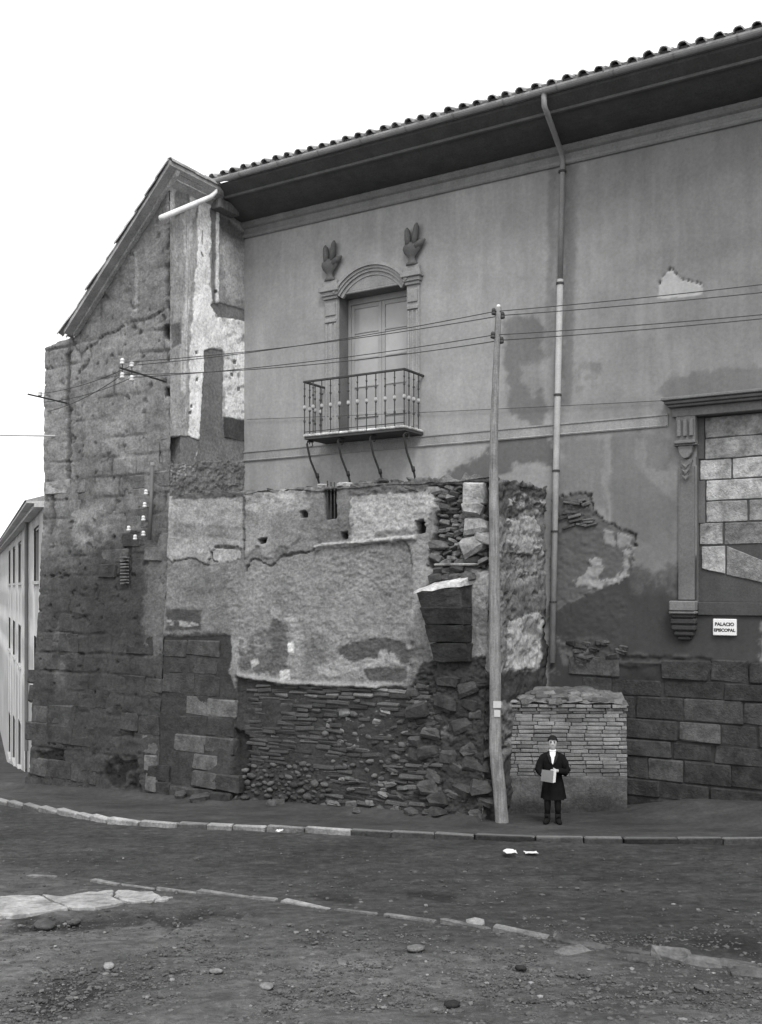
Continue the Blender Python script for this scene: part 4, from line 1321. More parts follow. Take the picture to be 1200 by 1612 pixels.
# iron bars in the slit
for k in range(3):
    s, z0 = hit(514.5 + k * 5.5, 816, 2.6)
    MB().tube([wp(s, 2.57, z0), wp(s, 2.57, 6.42 + random.uniform(0, .05))], .014, 6).build('slit_bar', M_IRON, tower)
for px_ in (505, 535, 541, 548):
    s, z0 = hit(px_, 770, 2.6)
    piece(ROUGH, 'stone', s, 2.5, 6.36, (.16, .2, .09), .4, tower, (0, random.uniform(-.1, .1), random.uniform(-.2, .2)))
# squared blocks at the left foot
z = -.75
while z < 3.25:
    h = random.choice([.36, .42, .47])
    s = -.3 if z < 1.0 else .0
    while s < 2.75:
        L = random.uniform(.5, .95)
        o = ofull(s + L / 2, z + h / 2)
        pxx, pyy = pxof(s + L / 2, o, z + h / 2)
        ok = inpoly(pxx, pyy, ASHZ) and pxx + 22 < 382 and not (250 < pxx < 290 and 1100 < pyy < 1200)
        if ok and random.random() < .95:
            t = .056 * random.uniform(.7, 1.5)
            if 1090 < pyy < 1135 and pxx > 285:
                t = .135
            if 1145 < pyy < 1205 and 275 < pxx < 340:
                t = .11
            if pxx < 245 and pyy > 1180:
                t = .12
            piece(ERODED, 'stone', s + L / 2, o - .165 + random.uniform(-.01, .018), z + h / 2, (L - .014, .34, h - .018), t, tower, (-.07 + random.uniform(-.02, .02), random.uniform(-.015, .015), random.uniform(-.03, .03)))
        s += L
    z += h
# thin brick courses, with a cobbled lower left and a torn core in the middle
COBZ = [(378, 1205), (480, 1198), (520, 1225), (512, 1300), (372, 1300), (380, 1240)]
TORN = [(505, 1135), (540, 1120), (610, 1118), (640, 1150), (646, 1200), (600, 1240), (560, 1230), (520, 1200), (500, 1165)]
z = -.62
nbk = 0
extra = MB()
PITCHZ = .087
row = 0
while z < 3.05:
    s = 2.35 + random.uniform(0, .25)
    sag = random.uniform(-.01, .01)
    while s < 7.15:
        L = random.uniform(.26, .56)
        o = ofull(s + L / 2, z)
        zz_ = z + .035 * math.sin(s * 1.7 + row * .25) + .02 * math.sin(s * 4.1 + row * .5) + sag
        pxx, pyy = pxof(s + L / 2, o, zz_)
        if inpoly(pxx, pyy, BRICKZ) and not inpoly(pxx, pyy, COBZ) and not (inpoly(pxx, pyy, TORN) and random.random() < .5) and random.random() < .95 and not (372 < pxx < 394 and 1165 < pyy < 1235):
            t = random.uniform(.036, .085)
            if pyy < 1110:
                t *= 1.4
            if random.random() < .08:
                t *= 1.8
            deep = random.uniform(-.03, .02) - (.05 if random.random() < .1 else 0)
            if nbk < 300:
                piece(BRICK, 'brick', s + L / 2, o - .12 + deep, zz_, (L - .008, .2, random.uniform(.058, .078)), t, tower, (-.06 + random.uniform(-.08, .08), random.uniform(-.035, .035), random.uniform(-.06, .06)))
                nbk += 1
            else:
                extra.box(s + .01, s + L - .01, o - .2, o - .01 + deep, zz_ - .027, zz_ + .027)
        s += L
    z += PITCHZ
    row += 1
if extra.v:
    kind(extra.build('brick', M_BRICK, tower, .085, bevel=.01), 'stuff')


def scatter(poly, n, pool, name, smin, smax, tlo, thi, parent, o_off=-.05, sep=.85, flat=1.0, seed=3):
    r = random.Random(seed)
    pp = np.array(poly)
    done = []
    tries = 0
    while len(done) < n and tries < n * 60:
        tries += 1
        px_, py_ = r.uniform(pp[:, 0].min(), pp[:, 0].max()), r.uniform(pp[:, 1].min(), pp[:, 1].max())
        if not inpoly(px_, py_, poly):
            continue
        s, z = hit(px_, py_, 2.95)
        s, z = hit(px_, py_, ofull(s, z))
        d = r.uniform(smin, smax)
        if any((s - a) ** 2 + ((z - b) / flat) ** 2 < ((d + c) / 2 * sep) ** 2 for a, b, c in done):
            continue
        done.append((s, z, d))
        piece(pool, name, s, ofull(s, z) + o_off + r.uniform(-.03, .03), z, (d * r.uniform(.95, 1.3), d * .9, d * r.uniform(.75, 1.0) * flat), r.uniform(tlo, thi), parent, (r.uniform(-.3, .3), r.uniform(-.4, .4), r.uniform(-.3, .3)))
    return done


scatter(COBZ, 170, COBBLE, 'cobble', .09, .24, .04, .11, tower, -.065, .76, .8, 5)
scatter(TORN, 85, COBBLE, 'cobble', .10, .22, .05, .15, tower, -.09, .78, .8, 6)
scatter(TORN, 14, ROUGH, 'mortar_lump', .10, .22, .16, .24, tower, -.10, .9, .6, 16)
scatter([(520, 1230), (640, 1205), (640, 1290), (520, 1295)], 30, ROUGH, 'stone', .12, .26, .06, .17, tower, -.08, .9, .5, 7)
scatter([(645, 1080), (760, 1060), (768, 1290), (700, 1300), (650, 1200)], 60, ROUGH, 'stone', .16, .42, .03, .085, tower, -.1, .85, .7, 8)
scatter([(680, 768), (728, 765), (730, 800), (755, 800), (762, 890), (740, 895), (678, 888), (690, 830)], 75, ROUGH, 'stone', .11, .34, .07, .22, tower, -.12, .78, .55, 9)
scatter([(728, 805), (765, 800), (768, 865), (735, 860)], 6, ROUGH, 'stone', .3, .42, .25, .34, tower, -.06, .85, .8, 10)
s, z = hit(746, 777, 2.6)
piece(ASHLAR, 'stone', s, 2.46, z, (.42, .4, .40), .40, tower, (0, .04, .06))
scatter([(545, 758), (640, 752), (690, 751), (690, 768), (640, 772), (550, 780)], 26, ROUGH, 'stone', .12, .3, .09, .18, tower, -.12, .8, .35, 12)
scatter([(275, 776), (480, 768), (480, 776), (275, 784)], 22, ROUGH, 'stone', .12, .3, .08, .16, tower, -.13, .8, .3, 13)
for k in range(9):           # fallen lumps along the foot
    px_ = random.uniform(235, 720)
    s, z = hit(px_, 1280, 3.2)
    X, Y, _ = wp(s, 3.15 + random.uniform(.02, .22), 0)
    d = random.uniform(.12, .3)
    piece(ROUGH, 'stone', 0, 0, 0, (d * 1.3, d, d * .6), random.uniform(.05, .12), tower, (random.uniform(-.2, .2), random.uniform(-.2, .2), random.uniform(-1, 1)), pos=(X, Y, float(walk_z(np.array(X), np.array(Y))) + d * .12))

# springer of a lost vault: courses that step back downwards
spr = [(4.22, 3.93, 6.70, 7.60, 3.28, 3.19), (3.92, 3.62, 6.76, 7.60, 3.20, 3.10), (3.61, 3.30, 6.82, 7.62, 3.11, 3.02), (3.29, 2.92, 6.88, 7.64, 3.03, 2.94)]
for k, (z1, z0, s0, s1, oa, ob_) in enumerate(spr):
    m = MB()
    b0 = s0 + .05
    v = [wp(b0, 2.4, z0), wp(s1, 2.4, z0), wp(s1, ob_, z0), wp(b0, ob_, z0), wp(s0, 2.4, z1), wp(s1, 2.4, z1), wp(s1, oa, z1), wp(s0, oa, z1)]
    if k == 0:
        v[4] = wp(s0 + .25, 2.4, z1 + .12)
        v[5] = wp(s1, 2.4, z1 + .2)
        v[6] = wp(s1, oa - .05, z1 + .10)
    v = [tuple(c + random.uniform(-.018, .018) for c in q_) for q_ in v]
    m.add(v, [(0, 1, 2, 3), (4, 7, 6, 5), (3, 2, 6, 7), (0, 3, 7, 4), (1, 5, 6, 2), (0, 4, 5, 1)])
    roughen(m.build('springer_stone', M_STONE, tower, [.05, .036, .03, .032][k], bevel=.015), .035, 3, k)  # dark stones: shade on the overhung face put into their tone
m = MB().add([wp(6.70, 2.6, 4.30), wp(7.60, 2.6, 4.36), wp(7.60, 3.22, 4.32), wp(6.68, 3.29, 4.20), wp(6.98, 2.72, 4.47), wp(7.60, 2.72, 4.54), wp(7.60, 3.2, 4.40), wp(6.68, 3.285, 4.235)],
             [(0, 1, 2, 3), (4, 7, 6, 5), (3, 2, 6, 7), (0, 3, 7, 4), (1, 5, 6, 2), (0, 4, 5, 1)])
roughen(m.build('pale_cap', M_STONE, tower, .6), .035, 4, 9)  # pale cap: overhead light on the ledge top put into its tone
for k in range(7):
    piece(ROUGH, 'springer_stone', 6.92 + (k % 4) * .2 + random.uniform(-.04, .04), 2.66 + random.uniform(-.04, .06), 4.50 + .12 * (k // 4), (random.uniform(.2, .3), .4, random.uniform(.12, .17)), random.uniform(.05, .12), tower, (random.uniform(-.15, .15), random.uniform(-.15, .15), random.uniform(-.2, .2)))
MB().box(6.84, 7.70, 2.4, 2.84, 4.70, 4.75).build('pale_cap', M_STONE, tower, .26, bevel=.02)

# ================================================================== BRICK PIER
pier = thing('brick_pier', 'low grey brick pier with rough sloping cap standing against the palace wall', 'pier', (3.5, 19.6, -.1))
A = np.array([2.36, 19.42, 0])
B = np.array([4.68, 19.33, 0])
PD = (B - A) / np.linalg.norm(B - A)
PN = np.array([PD[1], -PD[0], 0])
PL = float(np.linalg.norm(B - A))
PANG = math.atan2(PD[1], PD[0])


def pp(u, d, z):
    return tuple(A + PD * u + PN * d + np.array([0, 0, z]))


def pbox(m, u0, u1, d0, d1, z0, z1):
    c = [pp(u, d, z) for z in (z0, z1) for d in (d0, d1) for u in (u0, u1)]
    return m.add(c, [(0, 1, 3, 2), (4, 6, 7, 5), (0, 4, 5, 1), (2, 3, 7, 6), (0, 2, 6, 4), (1, 5, 7, 3)])


us, zs = cuts(0, PL, .03), cuts(-.6, 2.05, .03)
U, Z = np.meshgrid(us, zs, indexing='ij')
h = .012 * fbm(U * 3, Z * 3, 3, 5) + .01 * fbm(U * 9, Z * 9, 3, 6)
h = np.where(Z > .70, h - .05, h + .012)
tn = np.where(Z > .70, .15, .105) * (1 + .3 * fbm(U * 2.4, Z * 2.4, 4, 7))
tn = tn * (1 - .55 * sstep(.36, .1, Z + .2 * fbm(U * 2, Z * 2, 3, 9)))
Wp = A[None, None] + PD * U[..., None] + PN * h[..., None] + np.array([0, 0, 1.0]) * Z[..., None]
grid_obj('pier_render', Wp, tn, M_RUBBLE, pier)
m = MB()
pbox(m, .01, PL - .01, -.55, -.1, -.6, 2.1)
m.build('pier_core', M_STONE, pier, .12)
m = MB()
pbox(m, PL - .14, PL, -.6, -.03, -.6, 2.0)
m.build('pier_quoin', M_STONE, pier, .12, bevel=.02)
z, row = .735, 0
while z < 1.93:
    u = random.uniform(-.15, 0)
    while u < PL - .02:
        L = random.uniform(.30, .345)
        a0, a1 = max(u, .0), min(u + L, PL + random.uniform(-.01, .01))
        if a1 - a0 > .07:
            t = .215 * random.uniform(.75, 1.25)
            if random.random() < .12:
                t *= .6
            if z < .95:
                t *= .75
            piece(PBRICK, 'brick', 0, 0, 0, (a1 - a0 - .01, .16, random.uniform(.06, .069)), t, pier, (random.uniform(-.03, .03), random.uniform(-.008, .008), random.uniform(-.01, .01)), pos=pp((a0 + a1) / 2, -.075 + random.uniform(-.008, .010), z + .006 * math.sin(u * 3 + row)), ang=PANG)
        u += L
    z += .0745
    row += 1
for z, d, t in ((1.975, .03, .2), (2.045, .07, .19)):
    u = 0
    while u < PL - .05:
        L = random.uniform(.25, .36)
        a1 = min(u + L, PL + .02)
        piece(PBRICK, 'cap_brick', 0, 0, 0, (a1 - u - .012, .28, .06), t * random.uniform(.75, 1.2), pier, (random.uniform(-.03, .03), random.uniform(-.02, .02), random.uniform(-.02, .02)), pos=pp((u + a1) / 2, -.14 + d + random.uniform(-.012, .012), z), ang=PANG)
        u += L
us, ds = cuts(.0, PL + .02, .04), cuts(0, 1.1, .04)
U, D = np.meshgrid(us, ds, indexing='ij')
zc_ = 2.10 + .2 * D + .05 * fbm(U * 3, D * 3, 3, 4) + .03 * fbm(U * 9, D * 9, 3, 5)
Wp = A[None, None] + PD * U[..., None] + PN * (.06 - D)[..., None] + np.array([0, 0, 1.0]) * zc_[..., None]
grid_obj('pier_cap', Wp, .15 * (1 + .6 * fbm(U * 5, D * 7, 3, 8)), M_RUBBLE, pier)
for k in range(26):
    u, d = random.uniform(.05, PL - .1), random.uniform(.02, .6)
    z_ = 2.10 + .2 * d
    sz_ = random.uniform(.1, .34)
    piece(random.choice([ROUGH, BRICK]), 'cap_stone', 0, 0, 0, (sz_, .2, random.uniform(.05, .1)), random.uniform(.09, .22), pier, (.18 + random.uniform(-.15, .15), random.uniform(-.12, .12), random.uniform(-.3, .3)), pos=pp(u, .06 - d, z_ + .015), ang=PANG)

# ================================================================== POLE, WIRES, INSULATORS
PY0 = 18.15
pole = thing('utility_pole', 'tall slender wooden pole, bent at the foot, with small insulators at the top', 'pole', (2.18, PY0, .09))
ptsp = [(791, 1304, 11.5), (786, 1240, 11), (780, 1180, 10.5), (780, 1090, 10), (779, 960, 9.3), (778, 820, 8.6), (777, 720, 7.2), (779, 640, 6.4), (782, 560, 5.6), (785, 484, 5)]
path, rad = [], []
for px_, py_, r_ in ptsp:
    path.append(((px_ - HX) / F * PY0, PY0, CAMZ + (HY - py_) / F * PY0))
    rad.append(r_ / F * PY0 * .93)
dense, dr_ = [], []
for i in range(len(path) - 1):
    for k in range(6):
        f = k / 6
        dense.append(tuple(path[i][c] * (1 - f) + path[i + 1][c] * f + random.uniform(-.004, .004) for c in range(3)))
        dr_.append((rad[i] * (1 - f) + rad[i + 1] * f) * random.uniform(.97, 1.03))
dense.append(path[-1])
dr_.append(rad[-1])
MB().tube(dense, dr_, 14).build('pole_shaft', M_WOOD, pole, .22, smooth=True)
polept = lambda py_: Vector([np.interp(-py_, [-q[1] for q in ptsp], [p[c] for p in path]) for c in range(3)])


def insulator(c, parent, mat, r=.03, h=.085):
    m = MB().lathe(c, [(r * .55, -h / 2), (r * 1.1, -h * .42), (r * 1.1, -h * .12), (r * .7, -h * .05), (r * .95, .0), (r * .95, h * .3), (r * .6, h * .5)], 10)
    return m.build('insulator', mat, parent, .05, smooth=True)


ins = {}
for key, py_, dx in (('a', 491, -.085), ('b', 497, .075), ('c', 528, -.085), ('d', 536, .075)):
    c = polept(py_) + Vector((dx, -.02, 0))
    insulator(c, pole, M_PIPE, .038, .12)
    MB().tube([polept(py_ + 6) + Vector((0, -.03, 0)), c - Vector((0, 0, .06))], .009, 5).build('insulator_pin', M_IRON, pole)
    ins[key] = c
insulator(path[-1], pole, M_PORC, .04, .1)
for z_, w in ((1108, .07), (1122, .055)):
    c = polept(z_) + Vector((.02, -.115, 0))
    MB().add([c + Vector((a, b, d)) for d in (-.06, .06) for b in (0, .01) for a in (-w, w)], [(0, 1, 3, 2), (4, 6, 7, 5), (0, 4, 5, 1), (2, 3, 7, 6), (0, 2, 6, 4), (1, 5, 7, 3)]).build('paper_notice', M_PAPER, pole, .5)

# iron arm on the house with four white insulators
armA, armB = Vector(wp(-.12, 2.55, 8.92)), Vector(wp(-.12, 4.0, 8.98))
arm = thing('insulator_arm', 'iron arm with four white insulators sticking out of the old stone house', 'wire bracket', armA)
MB().tube([armA, armB], .022, 6).build('arm_bar', M_IRON, arm)
MB().tube([armA + Vector((0, 0, -.02)), armA + Vector(N) * .06 + Vector((0, 0, -.3)), armA + Vector(N) * -.02 + Vector((-.05, 0, -.55))], .012, 5).build('arm_stay', M_IRON, arm)
ipt = []
for f in (.76, .95):
    p = armA.lerp(armB, f)
    for dz in (.13, -.13):
        q = p + Vector((0, 0, dz))
        MB().tube([p, q], .01, 5).build('insulator_pin', M_IRON, arm)
        insulator(q + Vector((0, 0, .02 if dz > 0 else -.02)), arm, M_PORC, .05, .13)
        ipt.append(q)
armA2, armB2 = Vector(wp(-3.35, 2.6, 8.75)), Vector(wp(-3.35, 3.75, 8.78))
arm2 = thing('insulator_arm', 'small iron arm with one insulator near the far edge of the stone house', 'wire bracket', armA2)
MB().tube([armA2, armB2], .02, 6).build('arm_bar', M_IRON, arm2)
insulator(armA2.lerp(armB2, .7) + Vector((0, 0, .08)), arm2, M_PORC, .045, .12)
MB().tube([armA2.lerp(armB2, .7), armA2.lerp(armB2, .7) + Vector((0, 0, .08))], .01, 5).build('insulator_pin', M_IRON, arm2)


def wire(p, q, sag, r, label):
    p, q = Vector(p), Vector(q)
    pts = []
    for i in range(25):
        f = i / 24
        v = p.lerp(q, f)
        v.z -= sag * 4 * f * (1 - f)
        pts.append(v)
    ob = MB().tube(pts, r, 5).build('overhead_wire', M_IRON, None, smooth=True, base=p)
    tag(ob, label, 'wire', 'overhead wires')


far = [Vector((9.6, 16.25, 9.45 + d)) for d in (.15, -.02, -.42, -.46)]
for k, (key, lab) in enumerate((('a', 'topmost'), ('b', 'second'), ('c', 'third'), ('d', 'lowest'))):
    wire(ins[key], far[k], .06, .0085, lab + ' of four wires running right from the wooden pole past the drainpipe')
    wire(ins[key], ipt[[0, 2, 1, 3][k]], .10 if k < 3 else .14, .0085, lab + ' of four wires running from the wooden pole past the balcony door')
for k, (a, dz) in enumerate(((0, .08), (1, -.10), (3, -.3))):
    wire(ipt[a], armB2.lerp(armA2, .3 + .1 * k) + Vector((0, 0, dz)), .1, .008, ('upper', 'middle', 'lower')[k] + ' of three wires from the white insulators along the old stone house')
s0, z0 = hit(388, 660, .08)
s1, z1 = hit(1048, 630, .08)
wire(wp(s0, .05, z0), wp(s1, .05, z1), .02, .006, 'thin wire fixed along the palace wall above the plain string course')
p = Vector(wp(-3.95, 2.75, 8.0))
rod = MB().tube([p + Vector((.3, .1, 0)), p + Vector((-3.2, -.1, .02))], .022, 6).build('iron_rod', M_PIPE, None, .5, base=p)
tag(rod, 'pale iron rod sticking out level from the far edge of the stone house', 'rod')

# conduit with small insulators on the front of the house
cs, cz0 = hit(238, 850, 2.75)
_, cz1 = hit(242, 730, 2.62)
cond = thing('wall_conduit', 'upright dark conduit with small white insulators beside it on the old house', 'conduit', wp(cs, 2.75, cz0))
MB().tube([wp(cs, 2.80, cz0), wp(cs + .02, 2.72, cz1)], .045, 8).build('conduit_pipe', M_PIPE, cond, .13, smooth=True)
MB().tube([wp(cs + .02, 2.72, cz1 - .06), wp(cs + .02, 2.72, cz1 + .02)], .055, 8).build('conduit_cap', M_PIPE, cond, .3)
for px_, py_ in ((231, 775), (229, 795), (227, 816), (204, 832), (214, 846), (227, 840)):
    s, z = hit(px_, py_, 2.82)
    insulator(wp(s, 2.84, z), cond, M_PORC, .045, .12)
    MB().tube([wp(s, 2.60, z - .05), wp(s, 2.84, z - .05)], .01, 5).build('insulator_pin', M_IRON, cond)

# ================================================================== SIGN
s0, z1 = hit(1123, 974, .02)
s1, z0 = hit(1160, 1001, .02)
sign = thing('wall_sign', 'small white enamel plate lettered in two dark lines under the blocked window', 'sign', wp((s0 + s1) / 2, .0, z0))
MB().box(s0, s1, -.03, .06, z0, z1).build('sign_plate', M_ENAMEL, sign, bevel=.012)


def text(body, size, s, z, o, parent, mat):
    c = bpy.data.curves.new('lettering', 'FONT')
    c.body = body
    c.size = size
    c.align_x = 'CENTER'
    c.align_y = 'CENTER'
    c.extrude = .002
    c.offset = .0035
    ob = bpy.data.objects.new('lettering', c)
    COL.objects.link(ob)
    dg = bpy.context.evaluated_depsgraph_get()
    me = bpy.data.meshes.new_from_object(ob.evaluated_get(dg))
    bpy.data.objects.remove(ob)
    me.materials.clear()
    me.materials.append(mat)
    o2 = bpy.data.objects.new('lettering', me)
    link(o2, parent)
    o2.location = Vector(wp(s, o, z)) - origin(parent)
    o2.rotation_euler = (R(90), 0, TH)


zc = (z0 + z1) / 2
text('PALACIO', .085, (s0 + s1) / 2, zc + .055, .0625, sign, M_IRON)
text('EPISCOPAL', .078, (s0 + s1) / 2, zc - .055, .0625, sign, M_IRON)

# ================================================================== FAR HOUSE DOWN THE STREET
FA = np.array([-9.3, 28.0, 0.0])
FD = np.array([-.376, .926, 0.0])
FN = np.array([-.926, -.376, 0.0])
fangle = math.atan2(FD[1], FD[0])
fh = thing('street_house', 'pale two storey house down the side street with tall narrow windows', 'house', tuple(FA + np.array([0, 0, -.9])))


def fbox(m, u0, u1, d0, d1, z0, z1):
    c = [tuple(FA + FD * u + FN * d + np.array([0, 0, z])) for z in (z0, z1) for d in (d0, d1) for u in (u0, u1)]
    return m.add(c, [(0, 1, 3, 2), (4, 6, 7, 5), (0, 4, 5, 1), (2, 3, 7, 6), (0, 2, 6, 4), (1, 5, 7, 3)])


wins = []
for k in range(5):
    u = 2.0 + k * 5.4
    wins += [(u, u + 2.3, 4.5, 6.15), (u, u + 2.3, 1.2, 2.8), (u, u + 2.3, -1.9 - .55 * k, -.2 - .45 * k)]
us = cuts(0, 60, .8, [w[0] for w in wins] + [w[1] for w in wins])
zs = cuts(-6, 6.6, .6, [w[2] for w in wins] + [w[3] for w in wins])
U, Z = np.meshgrid(us, zs, indexing='ij')
uc, zc2 = (U[:-1, :-1] + U[1:, 1:]) / 2, (Z[:-1, :-1] + Z[1:, 1:]) / 2
kp = np.ones(uc.shape, bool)
for w in wins:
    kp &= ~((uc > w[0]) & (uc < w[1]) & (zc2 > w[2]) & (zc2 < w[3]))
Wf = FA[None, None] + FD * U[..., None] + np.array([0, 0, 1.0]) * Z[..., None]
grid_obj('wall', Wf[::-1], np.full(U.shape, .42) * (1 + .25 * fbm(U * .4, Z * .6, 4, 3)), M_PLASTER, fh, kp[::-1], smooth=False)
m = MB()
fbox(m, 0, 60, -8, -.35, -6, 6.58)
m.build('wall_core', M_TRIM, fh, .5)
m = MB()
fbox(m, -.2, 60.2, -8, .45, 6.60, 6.67)
fbox(m, -.2, 60.2, -8, .25, 6.50, 6.598)
rf = m.build('roof', M_TRIM, fh, .6)
m = MB()
m.add([tuple(FA + FD * u + FN * d + np.array([0, 0, z])) for u in (-.2, 60.2) for d, z in ((.5, 6.672), (-4, 8.0), (-8, 6.672))], [(0, 1, 2), (3, 5, 4), (0, 3, 4, 1), (1, 4, 5, 2), (0, 2, 5, 3)])
m.build('roof_slope', M_TILE, rf, .35)
for w in wins:
    m = MB()
    fbox(m, w[0], w[0] + .08, -.3, -.05, w[2], w[3])
    fbox(m, w[1] - .08, w[1], -.3, -.05, w[2], w[3])
    fbox(m, w[0] + .08, w[1] - .08, -.3, -.05, w[3] - .08, w[3])
    fr = m.build('window', M_PAINT, fh, .3)
    m = MB()
    fbox(m, w[0] + .08, w[1] - .08, -.28, -.24, w[2], w[3] - .08)
    m.build('pane', M_GLASS, fr, .06)
    m = MB()
    fbox(m, w[0] - .1, w[1] + .1, -.2, .06, w[2] - .1, w[2] - .003)
    m.build('sill', M_TRIM, fr, .5)
q = lambda u, d, z: tuple(FA + FD * u + FN * d + np.array([0, 0, z]))
MB().tube([q(6.8, .1, 6.6), q(6.8, .1, -1.2)], .07, 8).build('downpipe', M_PIPE, fh, .13)

# ================================================================== LITTER AND LOOSE STONES
for (px_, py_, w, lab) in ((803, 1347, .2, 'crumpled white paper on the dark street in front of the pole'), (836, 1346, .19, 'flat strip of white paper lying on the street near the person'), (440, 1313, .12, 'small white paper scrap against the kerb stones')):
    X, Y = gpt(px_, py_)
    m = MB()
    n_ = 4
    g = [(X + w * (i / n_ - .5) + random.uniform(-.012, .012), Y + w * .7 * (j / n_ - .5) + random.uniform(-.012, .012), float(gz(Y)) + .035 + random.uniform(0, .05) * (1 if w != .19 else .3)) for i in range(n_ + 1) for j in range(n_ + 1)]
    m.add(g, [(i * (n_ + 1) + j, (i + 1) * (n_ + 1) + j, (i + 1) * (n_ + 1) + j + 1, i * (n_ + 1) + j + 1) for i in range(n_) for j in range(n_)])
    ob = m.build('paper_scrap', M_PAPER, None, .62, base=(X, Y, float(gz(Y))))
    md = ob.modifiers.new('thick', 'SOLIDIFY')
    md.thickness = .004
    tag(ob, lab, 'paper', 'paper scraps on the street')
for (px_, py_, d, tn, lab) in ((748, 1457, .24, .4, 'pale flat stone lying on the worn edging across the street'),
                               (70, 1462, .26, .1, 'dark lump of stone near the pale flagstones'),
                               (118, 1456, .20, .09, 'dark broken stone with pale ridge below the flagstones'),
                               (172, 1525, .16, .3, 'pale pebble on the open ground below the flagstones'),
                               (340, 1533, .14, .28, 'small pale stone in the middle of the open ground'),
                               (420, 1557, .15, .26, 'flat pale stone near the bottom of the open ground'),
                               (820, 1527, .12, .04, 'dark clod on the ground below the worn edging'),
                               (712, 1586, .16, .03, 'larger dark clod at the bottom of the open ground'),
                               (655, 1498, .22, .2, 'low grey stone half buried in the open ground'),
                               (1105, 1560, .14, .14, 'grey stone on the ground at the bottom right')):
    X, Y = gpt(px_, py_)
    k_ = (Y / 11) ** .5
    ob = piece(COBBLE, 'loose_stone', 0, 0, 0, (d * 1.15 * k_, d * .8 * k_, d * .42 * k_), tn * .85, None, (random.uniform(-.15, .15), random.uniform(-.15, .15), random.uniform(-1, 1)), pos=(X, Y, float(gz(Y)) + .01 + d * .1))
    tag(ob, lab, 'stone', 'loose stones on the street')

# ================================================================== PERSON WITH A NEWSPAPER
PXX, PYY = 3.04, 18.0
PZ = float(walk_z(np.array(PXX), np.array(PYY))) + .004
person = thing('person', 'person in dark coat and white collar holding a paper before the brick pier', 'person', (PXX, PYY, PZ))
yaw = math.atan2(PXX, PYY)


def skin_body():
    V_ = []
    Ed = []
    Rd = []

    def add(p, r, link_=None):
        V_.append(p)
        Rd.append(r)
        if link_ is not None:
            Ed.append((link_, len(V_) - 1))
        return len(V_) - 1

    pel = add((0, .01, .80), (.125, .10))
    sp1 = add((0, .01, .95), (.12, .095), pel)
    sp2 = add((0, .015, 1.10), (.135, .10), sp1)
    nb_ = add((0, .02, 1.23), (.07, .06), sp2)
    nk = add((0, .0, 1.30), (.05, .05), nb_)
    h1 = add((0, -.02, 1.365), (.066, .075), nk)
    h2 = add((0, -.012, 1.43), (.079, .092), h1)
    h3 = add((0, .0, 1.50), (.066, .078), h2)
    for sg in (-1, 1):
        hip = add((sg * .085, .01, .74), (.07, .07), pel)
        kn = add((sg * .088, -.02, .43), (.042, .044), hip)
        cf = add((sg * .09, .015, .30), (.038, .042), kn)
        an = add((sg * .092, .02, .085), (.032, .034), cf)
        he = add((sg * .095, .0, .04), (.04, .036), an)
        add((sg * .125, -.13, .03), (.036, .026), he)
        sh = add((sg * .165, .02, 1.19), (.058, .058), sp2)
        el = add((sg * .238, -.015, .935), (.038, .038), sh)
        hx = -.13 if sg < 0 else .035
        hz = .90 if sg < 0 else .97
        fa = add((sg * .21, -.075, .912), (.036, .036), el)
        fb = add(((hx + sg * .05) * .5 + sg * .11, -.15, (hz + .93) / 2), (.032, .03), fa)
        wr = add((hx + sg * .05, -.235, hz), (.027, .022), fb)
        pm = add((hx, -.27, hz + .005), (.036, .018), wr)
        for k in range(4):
            f1 = add((hx - sg * .03, -.285 - .004 * k, hz + .026 - .017 * k), (.0095, .0095), pm)
            f2 = add((hx - sg * (.062 - .004 * abs(k - 1)), -.283, hz + .024 - .017 * k), (.009, .009), f1)
            add((hx - sg * (.078 - .006 * abs(k - 1)), -.268, hz + .02 - .016 * k), (.008, .008), f2)
        t1 = add((hx + sg * .0, -.262, hz + .036), (.011, .011), pm)
        add((hx - sg * .03, -.258, hz + .052), (.009, .009), t1)
    me = bpy.data.meshes.new('body')
    me.from_pydata(V_, Ed, [])
    ob = bpy.data.objects.new('body', me)
    COL.objects.link(ob)
    md = ob.modifiers.new('skin', 'SKIN')
    sl_ = me.skin_vertices[0].data if me.skin_vertices else None
    if sl_ is None:
        bpy.context.view_layer.objects.active = ob
        bpy.ops.mesh.customdata_skin_add()
        sl_ = me.skin_vertices[0].data
    for i, r in enumerate(Rd):
        sl_[i].radius = r
    sl_[0].use_root = True
    ss = ob.modifiers.new('sub', 'SUBSURF')
    ss.levels = ss.render_levels = 2
    dg = bpy.context.evaluated_depsgraph_get()
    m2 = bpy.data.meshes.new_from_object(ob.evaluated_get(dg))
    bpy.data.objects.remove(ob)
    # face: nose, brow, chin, eye hollows, ears
    for v in m2.vertices:
        x, y, z = v.co
        if z > 1.33 and y < 0.02:
            v.co.y -= .022 * math.exp(-(x / .013) ** 2 - ((z - 1.418) / .018) ** 2)
            v.co.y += .010 * math.exp(-((abs(x) - .03) / .014) ** 2 - ((z - 1.438) / .010) ** 2)
            v.co.y -= .006 * math.exp(-(x / .05) ** 2 - ((z - 1.462) / .012) ** 2)
            v.co.y -= .008 * math.exp(-(x / .025) ** 2 - ((z - 1.352) / .014) ** 2)
        if z > 1.39 and z < 1.45 and abs(x) > .05:
            v.co.x += math.copysign(.014 * math.exp(-((y - .005) / .016) ** 2 - ((z - 1.42) / .022) ** 2), x)
    m2.materials.clear()
    m2.materials.append(M_SKIN)
    m2.polygons.foreach_set('use_smooth', [True] * len(m2.polygons))
    return m2


def plocal(name, me, tone, parent=person):
    o = bpy.data.objects.new(name, me)
    link(o, parent)
    o.rotation_euler = (0, 0, -yaw)
    return tone_of(o, tone)


body = plocal('body', skin_body(), .36)


